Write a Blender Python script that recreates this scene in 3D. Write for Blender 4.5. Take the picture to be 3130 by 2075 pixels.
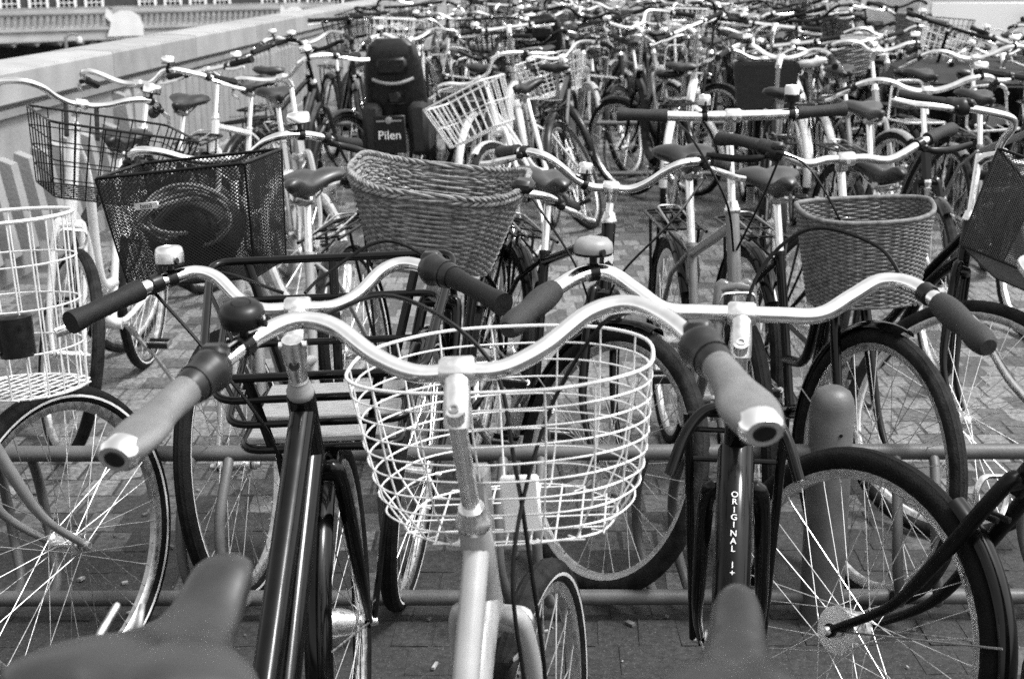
import bpy, math, random
import numpy as np
from mathutils import Matrix, Vector

# ------------------------------------------------------------------ camera, sky, sun, exposure
for o in list(bpy.data.objects):
    bpy.data.objects.remove(o, do_unlink=True)
SC = bpy.context.scene
COL = SC.collection
rad = math.radians

CAM_H, PITCH = 1.55, 14.7
cam_d = bpy.data.cameras.new("camera")
cam_d.lens = 50.0
cam_d.sensor_width = 36.0
cam_d.clip_start = 0.05
cam_d.clip_end = 2000.0
cam_d.dof.use_dof = True
cam_d.dof.focus_distance = 2.75
cam_d.dof.aperture_fstop = 8.5
cam = bpy.data.objects.new("camera", cam_d)
cam.location = (0, 0, CAM_H)
cam.rotation_euler = (rad(90 - PITCH), rad(0.15), 0)
COL.objects.link(cam)
SC.camera = cam

SUN_ELEV, SUN_AZ = 60.0, 105.0         # azimuth from +Y towards +X: a veiled sun, high on the right
world = bpy.data.worlds.new("World")
SC.world = world
world.use_nodes = True
wn = world.node_tree
wn.nodes.clear()
w_out = wn.nodes.new("ShaderNodeOutputWorld")
w_bg = wn.nodes.new("ShaderNodeBackground")
w_sky = wn.nodes.new("ShaderNodeTexSky")
w_sky.sky_type = 'NISHITA'
w_sky.sun_disc = False
w_sky.sun_elevation = rad(SUN_ELEV)
w_sky.sun_rotation = rad(SUN_AZ)
w_sky.air_density = 1.6
w_sky.dust_density = 4.0
w_bw = wn.nodes.new("ShaderNodeRGBToBW")     # black-and-white film
wn.links.new(w_sky.outputs[0], w_bw.inputs[0])
wn.links.new(w_bw.outputs[0], w_bg.inputs[0])
w_bg.inputs[1].default_value = 0.15
wn.links.new(w_bg.outputs[0], w_out.inputs[0])

sun_d = bpy.data.lights.new("sun", 'SUN')
sun_d.energy = 1.5
sun_d.angle = rad(12.0)
sun_d.color = (1, 1, 1)
sun = bpy.data.objects.new("sun", sun_d)
sdir = Vector((math.sin(rad(SUN_AZ)) * math.cos(rad(SUN_ELEV)), math.cos(rad(SUN_AZ)) * math.cos(rad(SUN_ELEV)), math.sin(rad(SUN_ELEV))))
sun.rotation_euler = sdir.to_track_quat('Z', 'Y').to_euler()
sun.location = sdir * 30
COL.objects.link(sun)

SC.view_settings.view_transform = 'Standard'
SC.view_settings.look = 'None'
SC.view_settings.gamma = 1.0
SC.view_settings.use_curve_mapping = False
SC.view_settings.exposure = 1.22
SC.render.engine = 'CYCLES'
SC.cycles.use_denoising = False
SC.cycles.max_bounces = 8
SC.cycles.glossy_bounces = 4
SC.cycles.sample_clamp_indirect = 2.5
SC.cycles.blur_glossy = 1.0
SC.cycles.caustics_reflective = False
SC.cycles.caustics_refractive = False

RNG = random.Random(11)

# ------------------------------------------------------------------ materials (all procedural, greys of a black-and-white film)
MATS = {}


def mat(name, base, rough=0.5, metal=0.0, var=0.25, scale=40.0, bump=0.0, bscale=None, coat=0.0, rvar=0.1, detail=4.0, stretch=None, spec=0.5, wave=None):
    m = bpy.data.materials.new(name)
    m.use_nodes = True
    nt = m.node_tree
    b = nt.nodes["Principled BSDF"]
    tc = nt.nodes.new("ShaderNodeTexCoord")
    mp = nt.nodes.new("ShaderNodeMapping")
    nt.links.new(tc.outputs["Object"], mp.inputs[0])
    if stretch:
        mp.inputs["Scale"].default_value = stretch
    nz = nt.nodes.new("ShaderNodeTexNoise")
    nz.inputs["Scale"].default_value = scale
    nz.inputs["Detail"].default_value = detail
    nt.links.new(mp.outputs[0], nz.inputs["Vector"])
    cr = nt.nodes.new("ShaderNodeValToRGB")
    lo, hi = base * (1 - var), min(1.0, base * (1 + var))
    cr.color_ramp.elements[0].position = 0.3
    cr.color_ramp.elements[1].position = 0.7
    cr.color_ramp.elements[0].color = (lo, lo, lo, 1)
    cr.color_ramp.elements[1].color = (hi, hi, hi, 1)
    nt.links.new(nz.outputs["Fac"], cr.inputs[0])
    nt.links.new(cr.outputs[0], b.inputs["Base Color"])
    b.inputs["Metallic"].default_value = metal
    b.inputs["Specular IOR Level"].default_value = spec
    rr = nt.nodes.new("ShaderNodeMapRange")
    rr.inputs["From Min"].default_value = 0.3
    rr.inputs["From Max"].default_value = 0.7
    rr.inputs["To Min"].default_value = max(0.02, rough - rvar)
    rr.inputs["To Max"].default_value = min(1.0, rough + rvar)
    nt.links.new(nz.outputs["Fac"], rr.inputs["Value"])
    nt.links.new(rr.outputs[0], b.inputs["Roughness"])
    if coat:
        b.inputs["Coat Weight"].default_value = coat
        b.inputs["Coat Roughness"].default_value = 0.08
    if bump:
        n2 = nt.nodes.new("ShaderNodeTexNoise")
        n2.inputs["Scale"].default_value = bscale or scale * 4
        n2.inputs["Detail"].default_value = 3
        nt.links.new(mp.outputs[0], n2.inputs["Vector"])
        bp = nt.nodes.new("ShaderNodeBump")
        bp.inputs["Strength"].default_value = bump
        bp.inputs["Distance"].default_value = 0.004
        nt.links.new(n2.outputs["Fac"], bp.inputs["Height"])
        nt.links.new(bp.outputs[0], b.inputs["Normal"])
    MATS[name] = m
    return m


mat("chrome", 0.93, 0.12, 1.0, var=0.08, scale=60, rvar=0.07)
mat("alu", 0.78, 0.3, 1.0, var=0.12, scale=80, rvar=0.1)
mat("steel_dull", 0.40, 0.45, 1.0, var=0.3, scale=60, rvar=0.12)
mat("paint_black", 0.003, 0.14, var=0.4, scale=25, rvar=0.06, spec=0.24)
mat("paint_black_matt", 0.004, 0.35, var=0.4, scale=30, spec=0.16)
mat("paint_dark", 0.018, 0.25, var=0.25, scale=25, spec=0.3)
mat("paint_grey", 0.17, 0.35, var=0.15, coat=0.3, scale=25)
mat("paint_pale", 0.30, 0.35, var=0.1, coat=0.3, scale=18)
mat("paint_white", 0.62, 0.35, var=0.08, coat=0.3, scale=18)
mat("rubber_black", 0.007, 0.6, var=0.35, scale=60, bump=0.3, bscale=700, spec=0.25)
mat("rubber_grey", 0.022, 0.6, var=0.2, scale=90, bump=0.35, bscale=900, spec=0.3)
mat("leather_grip", 0.125, 0.5, var=0.15, scale=50, bump=0.25, bscale=500)
mat("tyre_black", 0.006, 0.75, var=0.6, scale=35, bump=0.6, bscale=260, spec=0.12)
mat("tyre_dusty", 0.016, 0.8, var=0.6, scale=30, bump=0.6, bscale=220, spec=0.12)
mat("tyre_pale", 0.45, 0.7, var=0.2, scale=30)
mat("tyre_stripe", 0.62, 0.45, var=0.1, scale=30)
mat("rim_alu", 0.55, 0.4, 1.0, var=0.2, scale=50)
mat("spoke_steel", 0.75, 0.28, 1.0, var=0.15, scale=90)
mat("wire_pale", 0.74, 0.35, 0.3, var=0.1, scale=50)
mat("wire_black", 0.004, 0.35, var=0.4, scale=50, spec=0.2)
mat("wicker", 0.17, 0.6, var=0.55, scale=60, bump=0.3, bscale=300, spec=0.35)
mat("rattan", 0.13, 0.55, var=0.45, scale=60, bump=0.3, bscale=300, spec=0.35)
mat("wood", 0.24, 0.55, var=0.4, scale=14, stretch=(3, 60, 60), bump=0.2, bscale=30)
mat("saddle_vinyl", 0.005, 0.4, var=0.2, scale=40, spec=0.5)
mat("saddle_grey", 0.012, 0.42, var=0.3, scale=18, spec=0.85)
mat("saddle_pale", 0.42, 0.5, var=0.15, scale=40)
mat("plastic_black", 0.005, 0.35, var=0.3, scale=60, spec=0.3)
mat("plastic_dark", 0.012, 0.4, var=0.3, scale=40, spec=0.35)
mat("plastic_grey", 0.22, 0.4, var=0.15, scale=40)
mat("reflector", 0.30, 0.15, var=0.3, scale=200)
mat("rack_paint", 0.085, 0.5, var=0.22, scale=14, rvar=0.1, bump=0.15, bscale=180)
mat("stone", 0.23, 0.85, var=0.18, scale=5, bump=0.5, bscale=60, detail=8)
mat("stone_pale", 0.27, 0.85, var=0.14, scale=4, bump=0.4, bscale=50, detail=8)
mat("stone_dark", 0.20, 0.9, var=0.3, scale=0.8, detail=8)
mat("stone_far", 0.30, 0.9, var=0.22, scale=0.9, detail=8)
mat("whitewash", 0.55, 0.8, var=0.08, scale=2.0)
mat("brick_dark", 0.035, 0.85, var=0.35, scale=3.0)
mat("window_white", 0.70, 0.6, var=0.1, scale=3)
mat("glass_dark", 0.02, 0.08, var=0.3, scale=2)
mat("van_white", 0.8, 0.3, var=0.04, scale=1.5, coat=0.4)
mat("cloth_dark", 0.010, 0.8, var=0.7, scale=10, bump=0.4, bscale=40)
mat("cloth_grey", 0.11, 0.8, var=0.4, scale=14, bump=0.4, bscale=60)
mat("bag_pale", 0.45, 0.55, var=0.3, scale=18, bump=0.5, bscale=30)
mat("print_white", 0.80, 0.5, var=0.03, scale=20)
mat("litter_pale", 0.28, 0.8, var=0.3, scale=60)
mat("leaf_litter", 0.09, 0.8, var=0.5, scale=60)
mat("tarmac_far", 0.13, 0.9, var=0.3, scale=1.5, detail=8)
mat("ballast", 0.06, 0.95, var=0.5, scale=3, detail=8)


def ground_material(name, base, grime, speck=0.05):
    """pavers: pale grey clinker; darker bases carry grime and painted bike shade along the racks"""
    m = bpy.data.materials.new(name)
    m.use_nodes = True
    nt = m.node_tree
    b = nt.nodes["Principled BSDF"]
    ge = nt.nodes.new("ShaderNodeNewGeometry")
    oi = nt.nodes.new("ShaderNodeObjectInfo")
    n1 = nt.nodes.new("ShaderNodeTexNoise"); n1.inputs["Scale"].default_value = 3.0; n1.inputs["Detail"].default_value = 8; n1.inputs["Roughness"].default_value = 0.7
    n2 = nt.nodes.new("ShaderNodeTexNoise"); n2.inputs["Scale"].default_value = 55.0; n2.inputs["Detail"].default_value = 5
    n3 = nt.nodes.new("ShaderNodeTexVoronoi"); n3.inputs["Scale"].default_value = 9.0
    for n in (n1, n2, n3):
        nt.links.new(ge.outputs["Position"], n.inputs["Vector"])
    c1 = nt.nodes.new("ShaderNodeValToRGB")
    c1.color_ramp.elements[0].position = 0.32; c1.color_ramp.elements[1].position = 0.68
    d = base * (1 - grime)
    c1.color_ramp.elements[0].color = (d, d, d, 1); c1.color_ramp.elements[1].color = (base, base, base, 1)
    nt.links.new(n1.outputs["Fac"], c1.inputs[0])
    c2 = nt.nodes.new("ShaderNodeValToRGB")
    c2.color_ramp.elements[0].position = 0.35; c2.color_ramp.elements[1].position = 0.7
    c2.color_ramp.elements[0].color = (0.48, 0.48, 0.48, 1); c2.color_ramp.elements[1].color = (1.3, 1.3, 1.3, 1)
    nt.links.new(n2.outputs["Fac"], c2.inputs[0])
    mx = nt.nodes.new("ShaderNodeMixRGB"); mx.blend_type = 'MULTIPLY'; mx.inputs[0].default_value = 1
    nt.links.new(c1.outputs[0], mx.inputs[1]); nt.links.new(c2.outputs[0], mx.inputs[2])
    nt.links.new(mx.outputs[0], b.inputs["Base Color"])
    b.inputs["Roughness"].default_value = 0.85
    n4 = nt.nodes.new("ShaderNodeTexNoise"); n4.inputs["Scale"].default_value = 190.0; n4.inputs["Detail"].default_value = 2
    nt.links.new(ge.outputs["Position"], n4.inputs["Vector"])
    c4 = nt.nodes.new("ShaderNodeValToRGB")
    c4.color_ramp.elements[0].position = 0.60; c4.color_ramp.elements[1].position = 0.74
    c4.color_ramp.elements[0].color = (0, 0, 0, 1); c4.color_ramp.elements[1].color = (speck, speck, speck, 1)
    nt.links.new(n4.outputs["Fac"], c4.inputs[0])
    ad = nt.nodes.new("ShaderNodeMixRGB"); ad.blend_type = 'ADD'; ad.inputs[0].default_value = 1
    nt.links.new(mx.outputs[0], ad.inputs[1]); nt.links.new(c4.outputs[0], ad.inputs[2])
    nt.links.new(ad.outputs[0], b.inputs["Base Color"])
    bp = nt.nodes.new("ShaderNodeBump"); bp.inputs["Strength"].default_value = 0.6; bp.inputs["Distance"].default_value = 0.006
    nt.links.new(n2.outputs["Fac"], bp.inputs["Height"])
    nt.links.new(bp.outputs[0], b.inputs["Normal"])
    MATS[name] = m


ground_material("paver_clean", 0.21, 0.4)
ground_material("paver_mid", 0.11, 0.55)
ground_material("paver_dirt_shade", 0.034, 0.60, 0.07)  # darkest tone: soiling and the shade under the bikes, both in the colour
ground_material("joint_soil", 0.030, 0.5, 0.06)
ground_material("joint_sand", 0.085, 0.5, 0.05)

# ------------------------------------------------------------------ mesh helpers


def V3(*a):
    return np.array(a, float)


def spline(pts, k=6, closed=False):
    """Catmull-Rom through the points"""
    P = [np.array(p, float) for p in pts]
    n = len(P)
    out = []
    rng = range(n if closed else n - 1)
    for i in rng:
        if closed:
            p0, p1, p2, p3 = P[(i - 1) % n], P[i], P[(i + 1) % n], P[(i + 2) % n]
        else:
            p1, p2 = P[i], P[i + 1]
            p0 = P[i - 1] if i > 0 else 2 * p1 - p2
            p3 = P[i + 2] if i + 2 < n else 2 * p2 - p1
        for j in range(k):
            t = j / k
            out.append(0.5 * ((2 * p1) + (-p0 + p2) * t + (2 * p0 - 5 * p1 + 4 * p2 - p3) * t * t + (-p0 + 3 * p1 - 3 * p2 + p3) * t ** 3))
    if not closed:
        out.append(P[-1])
    return np.array(out)


def fillet(pts, r, k=5, closed=False):
    P = [np.array(p, float) for p in pts]
    n = len(P)
    out = []
    for i in range(n):
        if not closed and i in (0, n - 1):
            out.append(P[i]); continue
        a, b, c = P[(i - 1) % n], P[i], P[(i + 1) % n]
        u, v = a - b, c - b
        lu, lv = np.linalg.norm(u), np.linalg.norm(v)
        d = min(r, lu * 0.48, lv * 0.48)
        p, q = b + u / lu * d, b + v / lv * d
        for j in range(k + 1):
            t = j / k
            out.append((1 - t) ** 2 * p + 2 * t * (1 - t) * b + t * t * q)
    return np.array(out)


def arclen(P):
    P = np.asarray(P)
    return np.concatenate([[0], np.cumsum(np.linalg.norm(np.diff(P, axis=0), axis=1))])


def at_len(P, s):
    L = arclen(P)
    return np.array([np.interp(s, L, np.asarray(P)[:, i]) for i in range(3)])


def sub_path(P, s0, s1, k=8):
    return np.array([at_len(P, s0 + (s1 - s0) * j / k) for j in range(k + 1)])


class G:
    """collects shapes, becomes ONE mesh object"""

    def __init__(self, m=None):
        self.v, self.f, self.mi, self.n, self.m, self.names = [], [], [], 0, m, []

    def add(self, verts, faces, m=None):
        m = m or self.m
        if m not in self.names:
            self.names.append(m)
        i = self.names.index(m)
        verts = np.asarray(verts, float).reshape(-1, 3)
        self.v.append(verts)
        k = self.n
        self.f.extend([tuple(a + k for a in f) for f in faces])
        self.mi.extend([i] * len(faces))
        self.n += len(verts)
        return self

    def tube(self, pts, r, n=8, m=None, closed=False, cap=True, rb=None, up=None):
        """round tube (or elliptic: r along up, rb across) along a path; r may be a list"""
        P = np.asarray(pts, float)
        k = len(P)
        R = np.full(k, r) if np.isscalar(r) else np.interp(np.linspace(0, 1, k), np.linspace(0, 1, len(r)), r)
        RB = R if rb is None else (np.full(k, rb) if np.isscalar(rb) else np.interp(np.linspace(0, 1, k), np.linspace(0, 1, len(rb)), rb))
        if closed:
            T = np.roll(P, -1, 0) - np.roll(P, 1, 0)
        else:
            T = np.gradient(P, axis=0)
        T = T / np.maximum(np.linalg.norm(T, axis=1)[:, None], 1e-9)
        if up is None:
            a = V3(0, 0, 1) if abs(T[0][2]) < 0.9 else V3(1, 0, 0)
        else:
            a = np.asarray(up, float)
        ang = np.linspace(0, 2 * math.pi, n, endpoint=False)
        ca, sa = np.cos(ang)[:, None], np.sin(ang)[:, None]
        verts = np.empty((k, n, 3))
        u = a
        for i in range(k):
            if up is not None:
                u = np.asarray(up, float)
            u = u - T[i] * np.dot(u, T[i])
            l = np.linalg.norm(u)
            u = u / l if l > 1e-6 else np.cross(T[i], V3(0.3, 0.5, 0.81))
            w = np.cross(T[i], u)
            verts[i] = P[i] + R[i] * ca * u + RB[i] * sa * w
        faces = []
        for i in range(k if closed else k - 1):
            j = (i + 1) % k
            for q in range(n):
                q2 = (q + 1) % n
                faces.append((i * n + q, i * n + q2, j * n + q2, j * n + q))
        if cap and not closed:
            faces.append(tuple(range(n - 1, -1, -1)))
            faces.append(tuple((k - 1) * n + q for q in range(n)))
        return self.add(verts, faces, m)

    def rod(self, a, b, r, n=8, m=None, r2=None):
        return self.tube([a, b], [r, r if r2 is None else r2], n, m)

    def lathe(self, prof, n=24, m=None, org=(0, 0, 0), axis=(0, 0, 1), a0=0.0, a1=2 * math.pi, closed_prof=False, ref=None):
        """prof = [(radius, height along axis)]"""
        ax = np.asarray(axis, float); ax = ax / np.linalg.norm(ax)
        rf = np.asarray(ref, float) if ref is not None else (V3(1, 0, 0) if abs(ax[0]) < 0.8 else V3(0, 1, 0))
        u = rf - ax * np.dot(rf, ax); u /= np.linalg.norm(u)
        w = np.cross(ax, u)
        full = abs(a1 - a0 - 2 * math.pi) < 1e-6
        k = n if full else n + 1
        A = np.linspace(a0, a1, k, endpoint=not full)
        p = np.asarray(prof, float)
        verts = np.empty((k, len(p), 3))
        for i, t in enumerate(A):
            d = math.cos(t) * u + math.sin(t) * w
            verts[i] = np.asarray(org) + p[:, :1] * d + p[:, 1:2] * ax
        L = len(p)
        faces = []
        for i in range(n):
            j = (i + 1) % k
            for q in range(L if closed_prof else L - 1):
                q2 = (q + 1) % L
                faces.append((i * L + q, j * L + q, j * L + q2, i * L + q2))
        if not full and closed_prof:
            faces.append(tuple(range(L)))
            faces.append(tuple((k - 1) * L + q for q in range(L - 1, -1, -1)))
        return self.add(verts, faces, m)

    def box(self, c, s, m=None, rot=None, bevel=0.0):
        c = np.asarray(c, float); h = np.asarray(s, float) / 2
        if bevel <= 0:
            v = np.array([(x, y, z) for x in (-1, 1) for y in (-1, 1) for z in (-1, 1)], float) * h
            f = [(0, 1, 3, 2), (4, 6, 7, 5), (0, 4, 5, 1), (2, 3, 7, 6), (0, 2, 6, 4), (1, 5, 7, 3)]
        else:
            b = min(bevel, *(h * 0.9))
            v, f = [], []
            loops = [(-h[2], b), (-h[2] + b, 0), (h[2] - b, 0), (h[2], b)]
            for z, ins in loops:
                x, y = h[0] - ins, h[1] - ins
                cx, cy = h[0] - b, h[1] - b
                v += [(-cx, -y, z), (cx, -y, z), (x, -cy, z), (x, cy, z), (cx, y, z), (-cx, y, z), (-x, cy, z), (-x, -cy, z)]
            for l in range(3):
                for q in range(8):
                    q2 = (q + 1) % 8
                    f.append((l * 8 + q, l * 8 + q2, l * 8 + 8 + q2, l * 8 + 8 + q))
            f.append(tuple(range(7, -1, -1))); f.append(tuple(range(24, 32)))
            v = np.array(v, float)
        if rot is not None:
            v = v @ np.array(rot.to_3x3()).T
        return self.add(v + c, f, m)

    def loft(self, rings, m=None, cap=True, closed=True):
        R = np.asarray(rings, float)
        k, n = R.shape[0], R.shape[1]
        f = []
        for i in range(k - 1):
            for q in range(n if closed else n - 1):
                q2 = (q + 1) % n
                f.append((i * n + q, i * n + q2, (i + 1) * n + q2, (i + 1) * n + q))
        if cap and closed:
            f.append(tuple(range(n - 1, -1, -1))); f.append(tuple((k - 1) * n + q for q in range(n)))
        return self.add(R, f, m)

    def poly(self, pts, m=None):
        return self.add(pts, [tuple(range(len(pts)))], m)

    def mesh(self, name, smooth=True):
        me = bpy.data.meshes.new(name)
        me.from_pydata(np.concatenate(self.v).tolist() if self.v else [], [], self.f)
        for n in self.names:
            me.materials.append(MATS[n])
        me.polygons.foreach_set("material_index", self.mi)
        if smooth:
            me.polygons.foreach_set("use_smooth", [True] * len(me.polygons))
            try:
                me.set_sharp_from_angle(angle=rad(42))
            except Exception:
                pass
        me.update()
        return me


def link(name, me, parent=None, M=None, kind=None, label=None):
    o = bpy.data.objects.new(name, me)
    COL.objects.link(o)
    if parent is not None:
        o.parent = parent
    if M is not None:
        o.matrix_local = M if isinstance(M, Matrix) else Matrix(M)
    if kind:
        o["kind"] = kind
    if label:
        o["label"] = label
    return o


def put(g, name, parent=None, M=None, kind=None, label=None, smooth=True):
    return link(name, g.mesh(name, smooth), parent, M, kind, label)


def thing(name, label, category, group=None, M=None):
    o = bpy.data.objects.new(name, None)
    o.empty_display_size = 0.1
    COL.objects.link(o)
    o["label"] = label
    o["category"] = category
    if group:
        o["group"] = group
    if M is not None:
        o.matrix_world = M
    return o


def tag(o, label, category, group=None):
    o["label"] = label; o["category"] = category
    if group:
        o["group"] = group
    return o


def text(name, body, size, parent, M, m="print_white", extrude=0.0004, align='CENTER', spacing=1.0):
    cu = bpy.data.curves.new(name, 'FONT')
    cu.body = body
    cu.size = size
    cu.extrude = extrude
    cu.align_x = align
    cu.align_y = 'CENTER'
    cu.space_line = spacing
    cu.materials.append(MATS[m])
    tmp = bpy.data.objects.new(name, cu)
    me = bpy.data.meshes.new_from_object(tmp)
    bpy.data.objects.remove(tmp)
    if not me.materials:
        me.materials.append(MATS[m])
    return link(name, me, parent, M)


def frame_matrix(o, x, y):
    """matrix with origin o, X axis along x, Y near y"""
    x = Vector(x).normalized(); z = x.cross(Vector(y)).normalized(); y = z.cross(x)
    return Matrix(((x.x, y.x, z.x, o[0]), (x.y, y.y, z.y, o[1]), (x.z, y.z, z.z, o[2]), (0, 0, 0, 1)))

# ------------------------------------------------------------------ setting: pavement, parapet, railway cutting, bridge
PX0, PSL = -2.877, 0.0393                 # the parapet's face runs x = PX0 + PSL*y


def px(y):
    return PX0 + PSL * y


pav = G("joint_soil")
pav.poly([(px(-8) - 0.1, -8, -0.0012), (60, -8, -0.0012), (60, 4.7, -0.0012), (px(4.7) - 0.1, 4.7, -0.0012)])
pav.poly([(px(4.7) - 0.1, 4.7, -0.0012), (60, 4.7, -0.0012), (60, 22, -0.0012), (px(22) - 0.1, 22, -0.0012)], "joint_sand")
pavement = put(pav, "pavement", kind="structure")
far = G("tarmac_far")
far.poly([(px(16) - 0.1, 16, -0.005), (60, 16, -0.005), (60, 22, -0.005), (900, 22, -0.005), (900, 1200, -0.005), (px(60) - 0.1, 1200, -0.005), (px(60) - 0.1, 60, -0.005)])
put(far, "street", kind="structure")
bed = G("ballast")
bed.poly([(-900, -60, -6.5), (3, -60, -6.5), (3, 1200, -6.5), (-900, 1200, -6.5)])
put(bed, "railway_bed", kind="structure")

PW, PD = 0.098, 0.142


def paver_verts(w, d, rnd):
    b = 0.0025
    x, y = w / 2, d / 2
    j = lambda: rnd.uniform(-0.005, 0.003)
    top = [(-x + b + j(), -y + b + j(), rnd.uniform(-0.0012, 0.0012)), (x - b + j(), -y + b + j(), rnd.uniform(-0.0012, 0.0012)), (x - b + j(), y - b + j(), rnd.uniform(-0.0012, 0.0012)), (-x + b + j(), y - b + j(), rnd.uniform(-0.0012, 0.0012))]
    mid = [(-x, -y, -0.004), (x, -y, -0.007), (x, y, -0.007), (-x, y, -0.007)]
    low = [(a, c, -0.03) for a, c, _ in mid]
    v = top + mid + low
    f = [(0, 1, 2, 3)]
    for q in range(4):
        q2 = (q + 1) % 4
        f.append((4 + q, 4 + q2, q2, q)); f.append((8 + q, 8 + q2, 4 + q2, 4 + q))
    return np.array(v), f


prng = random.Random(3)
PM = {}
for k in range(6):
    for mname in ("paver_dirt_shade", "paver_mid", "paver_clean"):
        g = G(mname); v, f = paver_verts(PW - 0.0045, PD - 0.0045, prng); g.add(v, f)
        PM[k, mname] = g.mesh("paver", smooth=False)
rest = G("paver_mid")
n_each = 0
row = 0
y = 1.0
while y < 17.5:
    xoff = (row % 2) * PW * 0.5 + prng.uniform(-0.008, 0.008)
    lim = 0.42 * y + 0.9
    i0, i1 = int(max(px(y) + 0.06, -lim) / PW), int(lim / PW)
    for i in range(i0, i1 + 1):
        x = i * PW + xoff
        if x < px(y) + 0.05:
            continue
        dirt_shade = math.exp(-((y - 3.0) / 1.05) ** 2) + 0.75 * math.exp(-((y - 10.5) / 1.2) ** 2) + prng.gauss(0, 0.2)  # soiling plus the parked bikes' shade, put into paver colour along the racks
        mname = "paver_dirt_shade" if dirt_shade > 0.55 else ("paver_mid" if dirt_shade > 0.12 else "paver_clean")
        z = prng.uniform(-0.0012, 0.0012)
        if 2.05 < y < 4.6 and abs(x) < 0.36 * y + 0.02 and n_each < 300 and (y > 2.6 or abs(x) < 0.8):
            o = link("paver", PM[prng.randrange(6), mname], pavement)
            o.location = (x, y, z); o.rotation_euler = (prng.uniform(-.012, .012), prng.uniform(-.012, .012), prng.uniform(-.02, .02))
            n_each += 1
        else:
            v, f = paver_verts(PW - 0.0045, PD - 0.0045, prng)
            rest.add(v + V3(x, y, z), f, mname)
    y += PD
    row += 1
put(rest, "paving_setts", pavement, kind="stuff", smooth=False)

lit = G("litter_pale")
for i in range(300):
    y = prng.uniform(1.9, 5.2) if i < 240 else prng.uniform(5, 12); x = prng.uniform(-0.42, 0.42) * y
    if x < px(y) + 0.1:
        continue
    s = prng.choice((0.003, 0.004, 0.006, 0.009)) * prng.uniform(0.7, 1.3)
    L = s * prng.uniform(1, 2.6)
    lit.box((x, y, 0.004 + s * 0.25), (L, s, s * 0.6), prng.choice(("litter_pale", "leaf_litter", "leaf_litter")), Matrix.Rotation(prng.uniform(0, 6.3), 4, 'Z') @ Matrix.Rotation(prng.uniform(-0.2, 0.2), 4, 'X'))
for (x, y, a) in ((-0.995, 2.62, 0.2), (-0.18, 2.95, 1.3), (0.18, 2.34, 2.1), (-0.52, 3.4, 0.4)):
    lit.box((x, y, 0.008), (0.03, 0.007, 0.006), None, Matrix.Rotation(a, 4, 'Z'))
put(lit, "litter", kind="stuff")
bpy.data.objects["litter"]["label"] = "scattered cigarette ends and crumbs of litter on the pavement"
bpy.data.objects["litter"]["category"] = "litter"

# parapet: coping stones on a ribbed stone wall
par = thing("parapet_wall", "long pale stone parapet with a broad coping beside the bicycles", "wall")


def along(y, off, z):
    """point on the parapet: off metres from its face towards the pavement"""
    return V3(px(y) + off, y, z)


def run(g, y0, y1, prof, m=None):
    """extrude a profile [(off, z)] along the wall between y0 and y1"""
    g.loft([[along(y0, a, b) for a, b in prof], [along(y1, a, b) for a, b in prof]], m)


wy = 1.0
ci = 0
while wy < 60:
    L = 1.9 + (ci % 3) * 0.12
    g = G("stone_pale" if ci % 2 else "stone")
    e = 0.004
    dz = prng.uniform(-0.004, 0.004)
    run(g, wy + e, wy + L - e, [(-0.34, 0.875), (0.045, 0.875), (0.055, 0.885), (0.055, 1.035 + dz), (0.045, 1.05 + dz), (-0.15, 1.06 + dz), (-0.33, 1.05 + dz), (-0.34, 1.035)])
    put(g, "coping_stone", par, smooth=False)
    wy += L
    ci += 1
g = G("stone")
run(g, 1.0, 61.0, [(-0.30, -6.5), (0.0, -6.5), (0.0, 0.80), (0.03, 0.81), (0.036, 0.85), (0.005, 0.852), (0.005, 0.874), (-0.30, 0.874)])
put(g, "wall", par, smooth=False)
g = G("stone_dark")
run(g, 1.0, 61.0, [(0.0, -0.1), (0.05, -0.1), (0.05, 0.14), (0.035, 0.155), (0.0, 0.16)])
put(g, "plinth", par, smooth=False)
y = 3.4
k = 0
while y < 17:
    # shallow rounded ribs on the wall face, every few of them stopped short with a sloping top
    g = G("stone")
    tall = 0.62 if y < 9.0 else 0.795
    if 4.4 < y < 9.2:
        # fins standing off the wall, sloping outwards to the foot
        r1 = [along(y - 0.05, 0.0, 0.16), along(y - 0.05, 0.15, 0.16), along(y + 0.05, 0.15, 0.16), along(y + 0.05, 0.0, 0.16)]
        r2 = [along(y - 0.045, 0.0, tall), along(y - 0.045, 0.075, tall - 0.03), along(y + 0.045, 0.075, tall - 0.03), along(y + 0.045, 0.0, tall)]
        g.loft([r1, r2])
        put(g, "rib", par, smooth=False)
        y += 0.24
        continue
    ring = lambda z, d: [along(y - 0.07 * math.cos(t), d * math.sin(t), z) for t in np.linspace(0, math.pi, 7)]
    g.loft([ring(0.16, 0.034), ring(tall - 0.05, 0.030), ring(tall, 0.006)])
    put(g, "rib", par, smooth=False)
    y += 0.19
    k += 1
for y in (5.2, 9.6, 14.0, 18.4, 22.8, 27.2):
    g = G("stone_pale")
    run(g, y - 0.16, y + 0.16, [(0.0, 0.16), (0.024, 0.16), (0.024, 0.80), (0.0, 0.80)])
    put(g, "pilaster", par, smooth=False)

# bridge over the cutting
BO, BD = V3(-21.6, 60.0, 0), V3(0.77, 0.64, 0)
BD = BD / np.linalg.norm(BD)
BN = V3(BD[1], -BD[0], 0)                # towards the camera side


def bp(s, off, z):
    p = BO + BD * s + BN * off
    return V3(p[0], p[1], z)


br = thing("balustrade_bridge", "stone bridge with balustrade across the railway cutting, dark underneath", "bridge")


def bbox(g, s0, s1, o0, o1, z0, z1, m=None):
    g.loft([[bp(s0, o0, z0), bp(s0, o1, z0), bp(s0, o1, z1), bp(s0, o0, z1)], [bp(s1, o0, z0), bp(s1, o1, z0), bp(s1, o1, z1), bp(s1, o0, z1)]], m)


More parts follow.
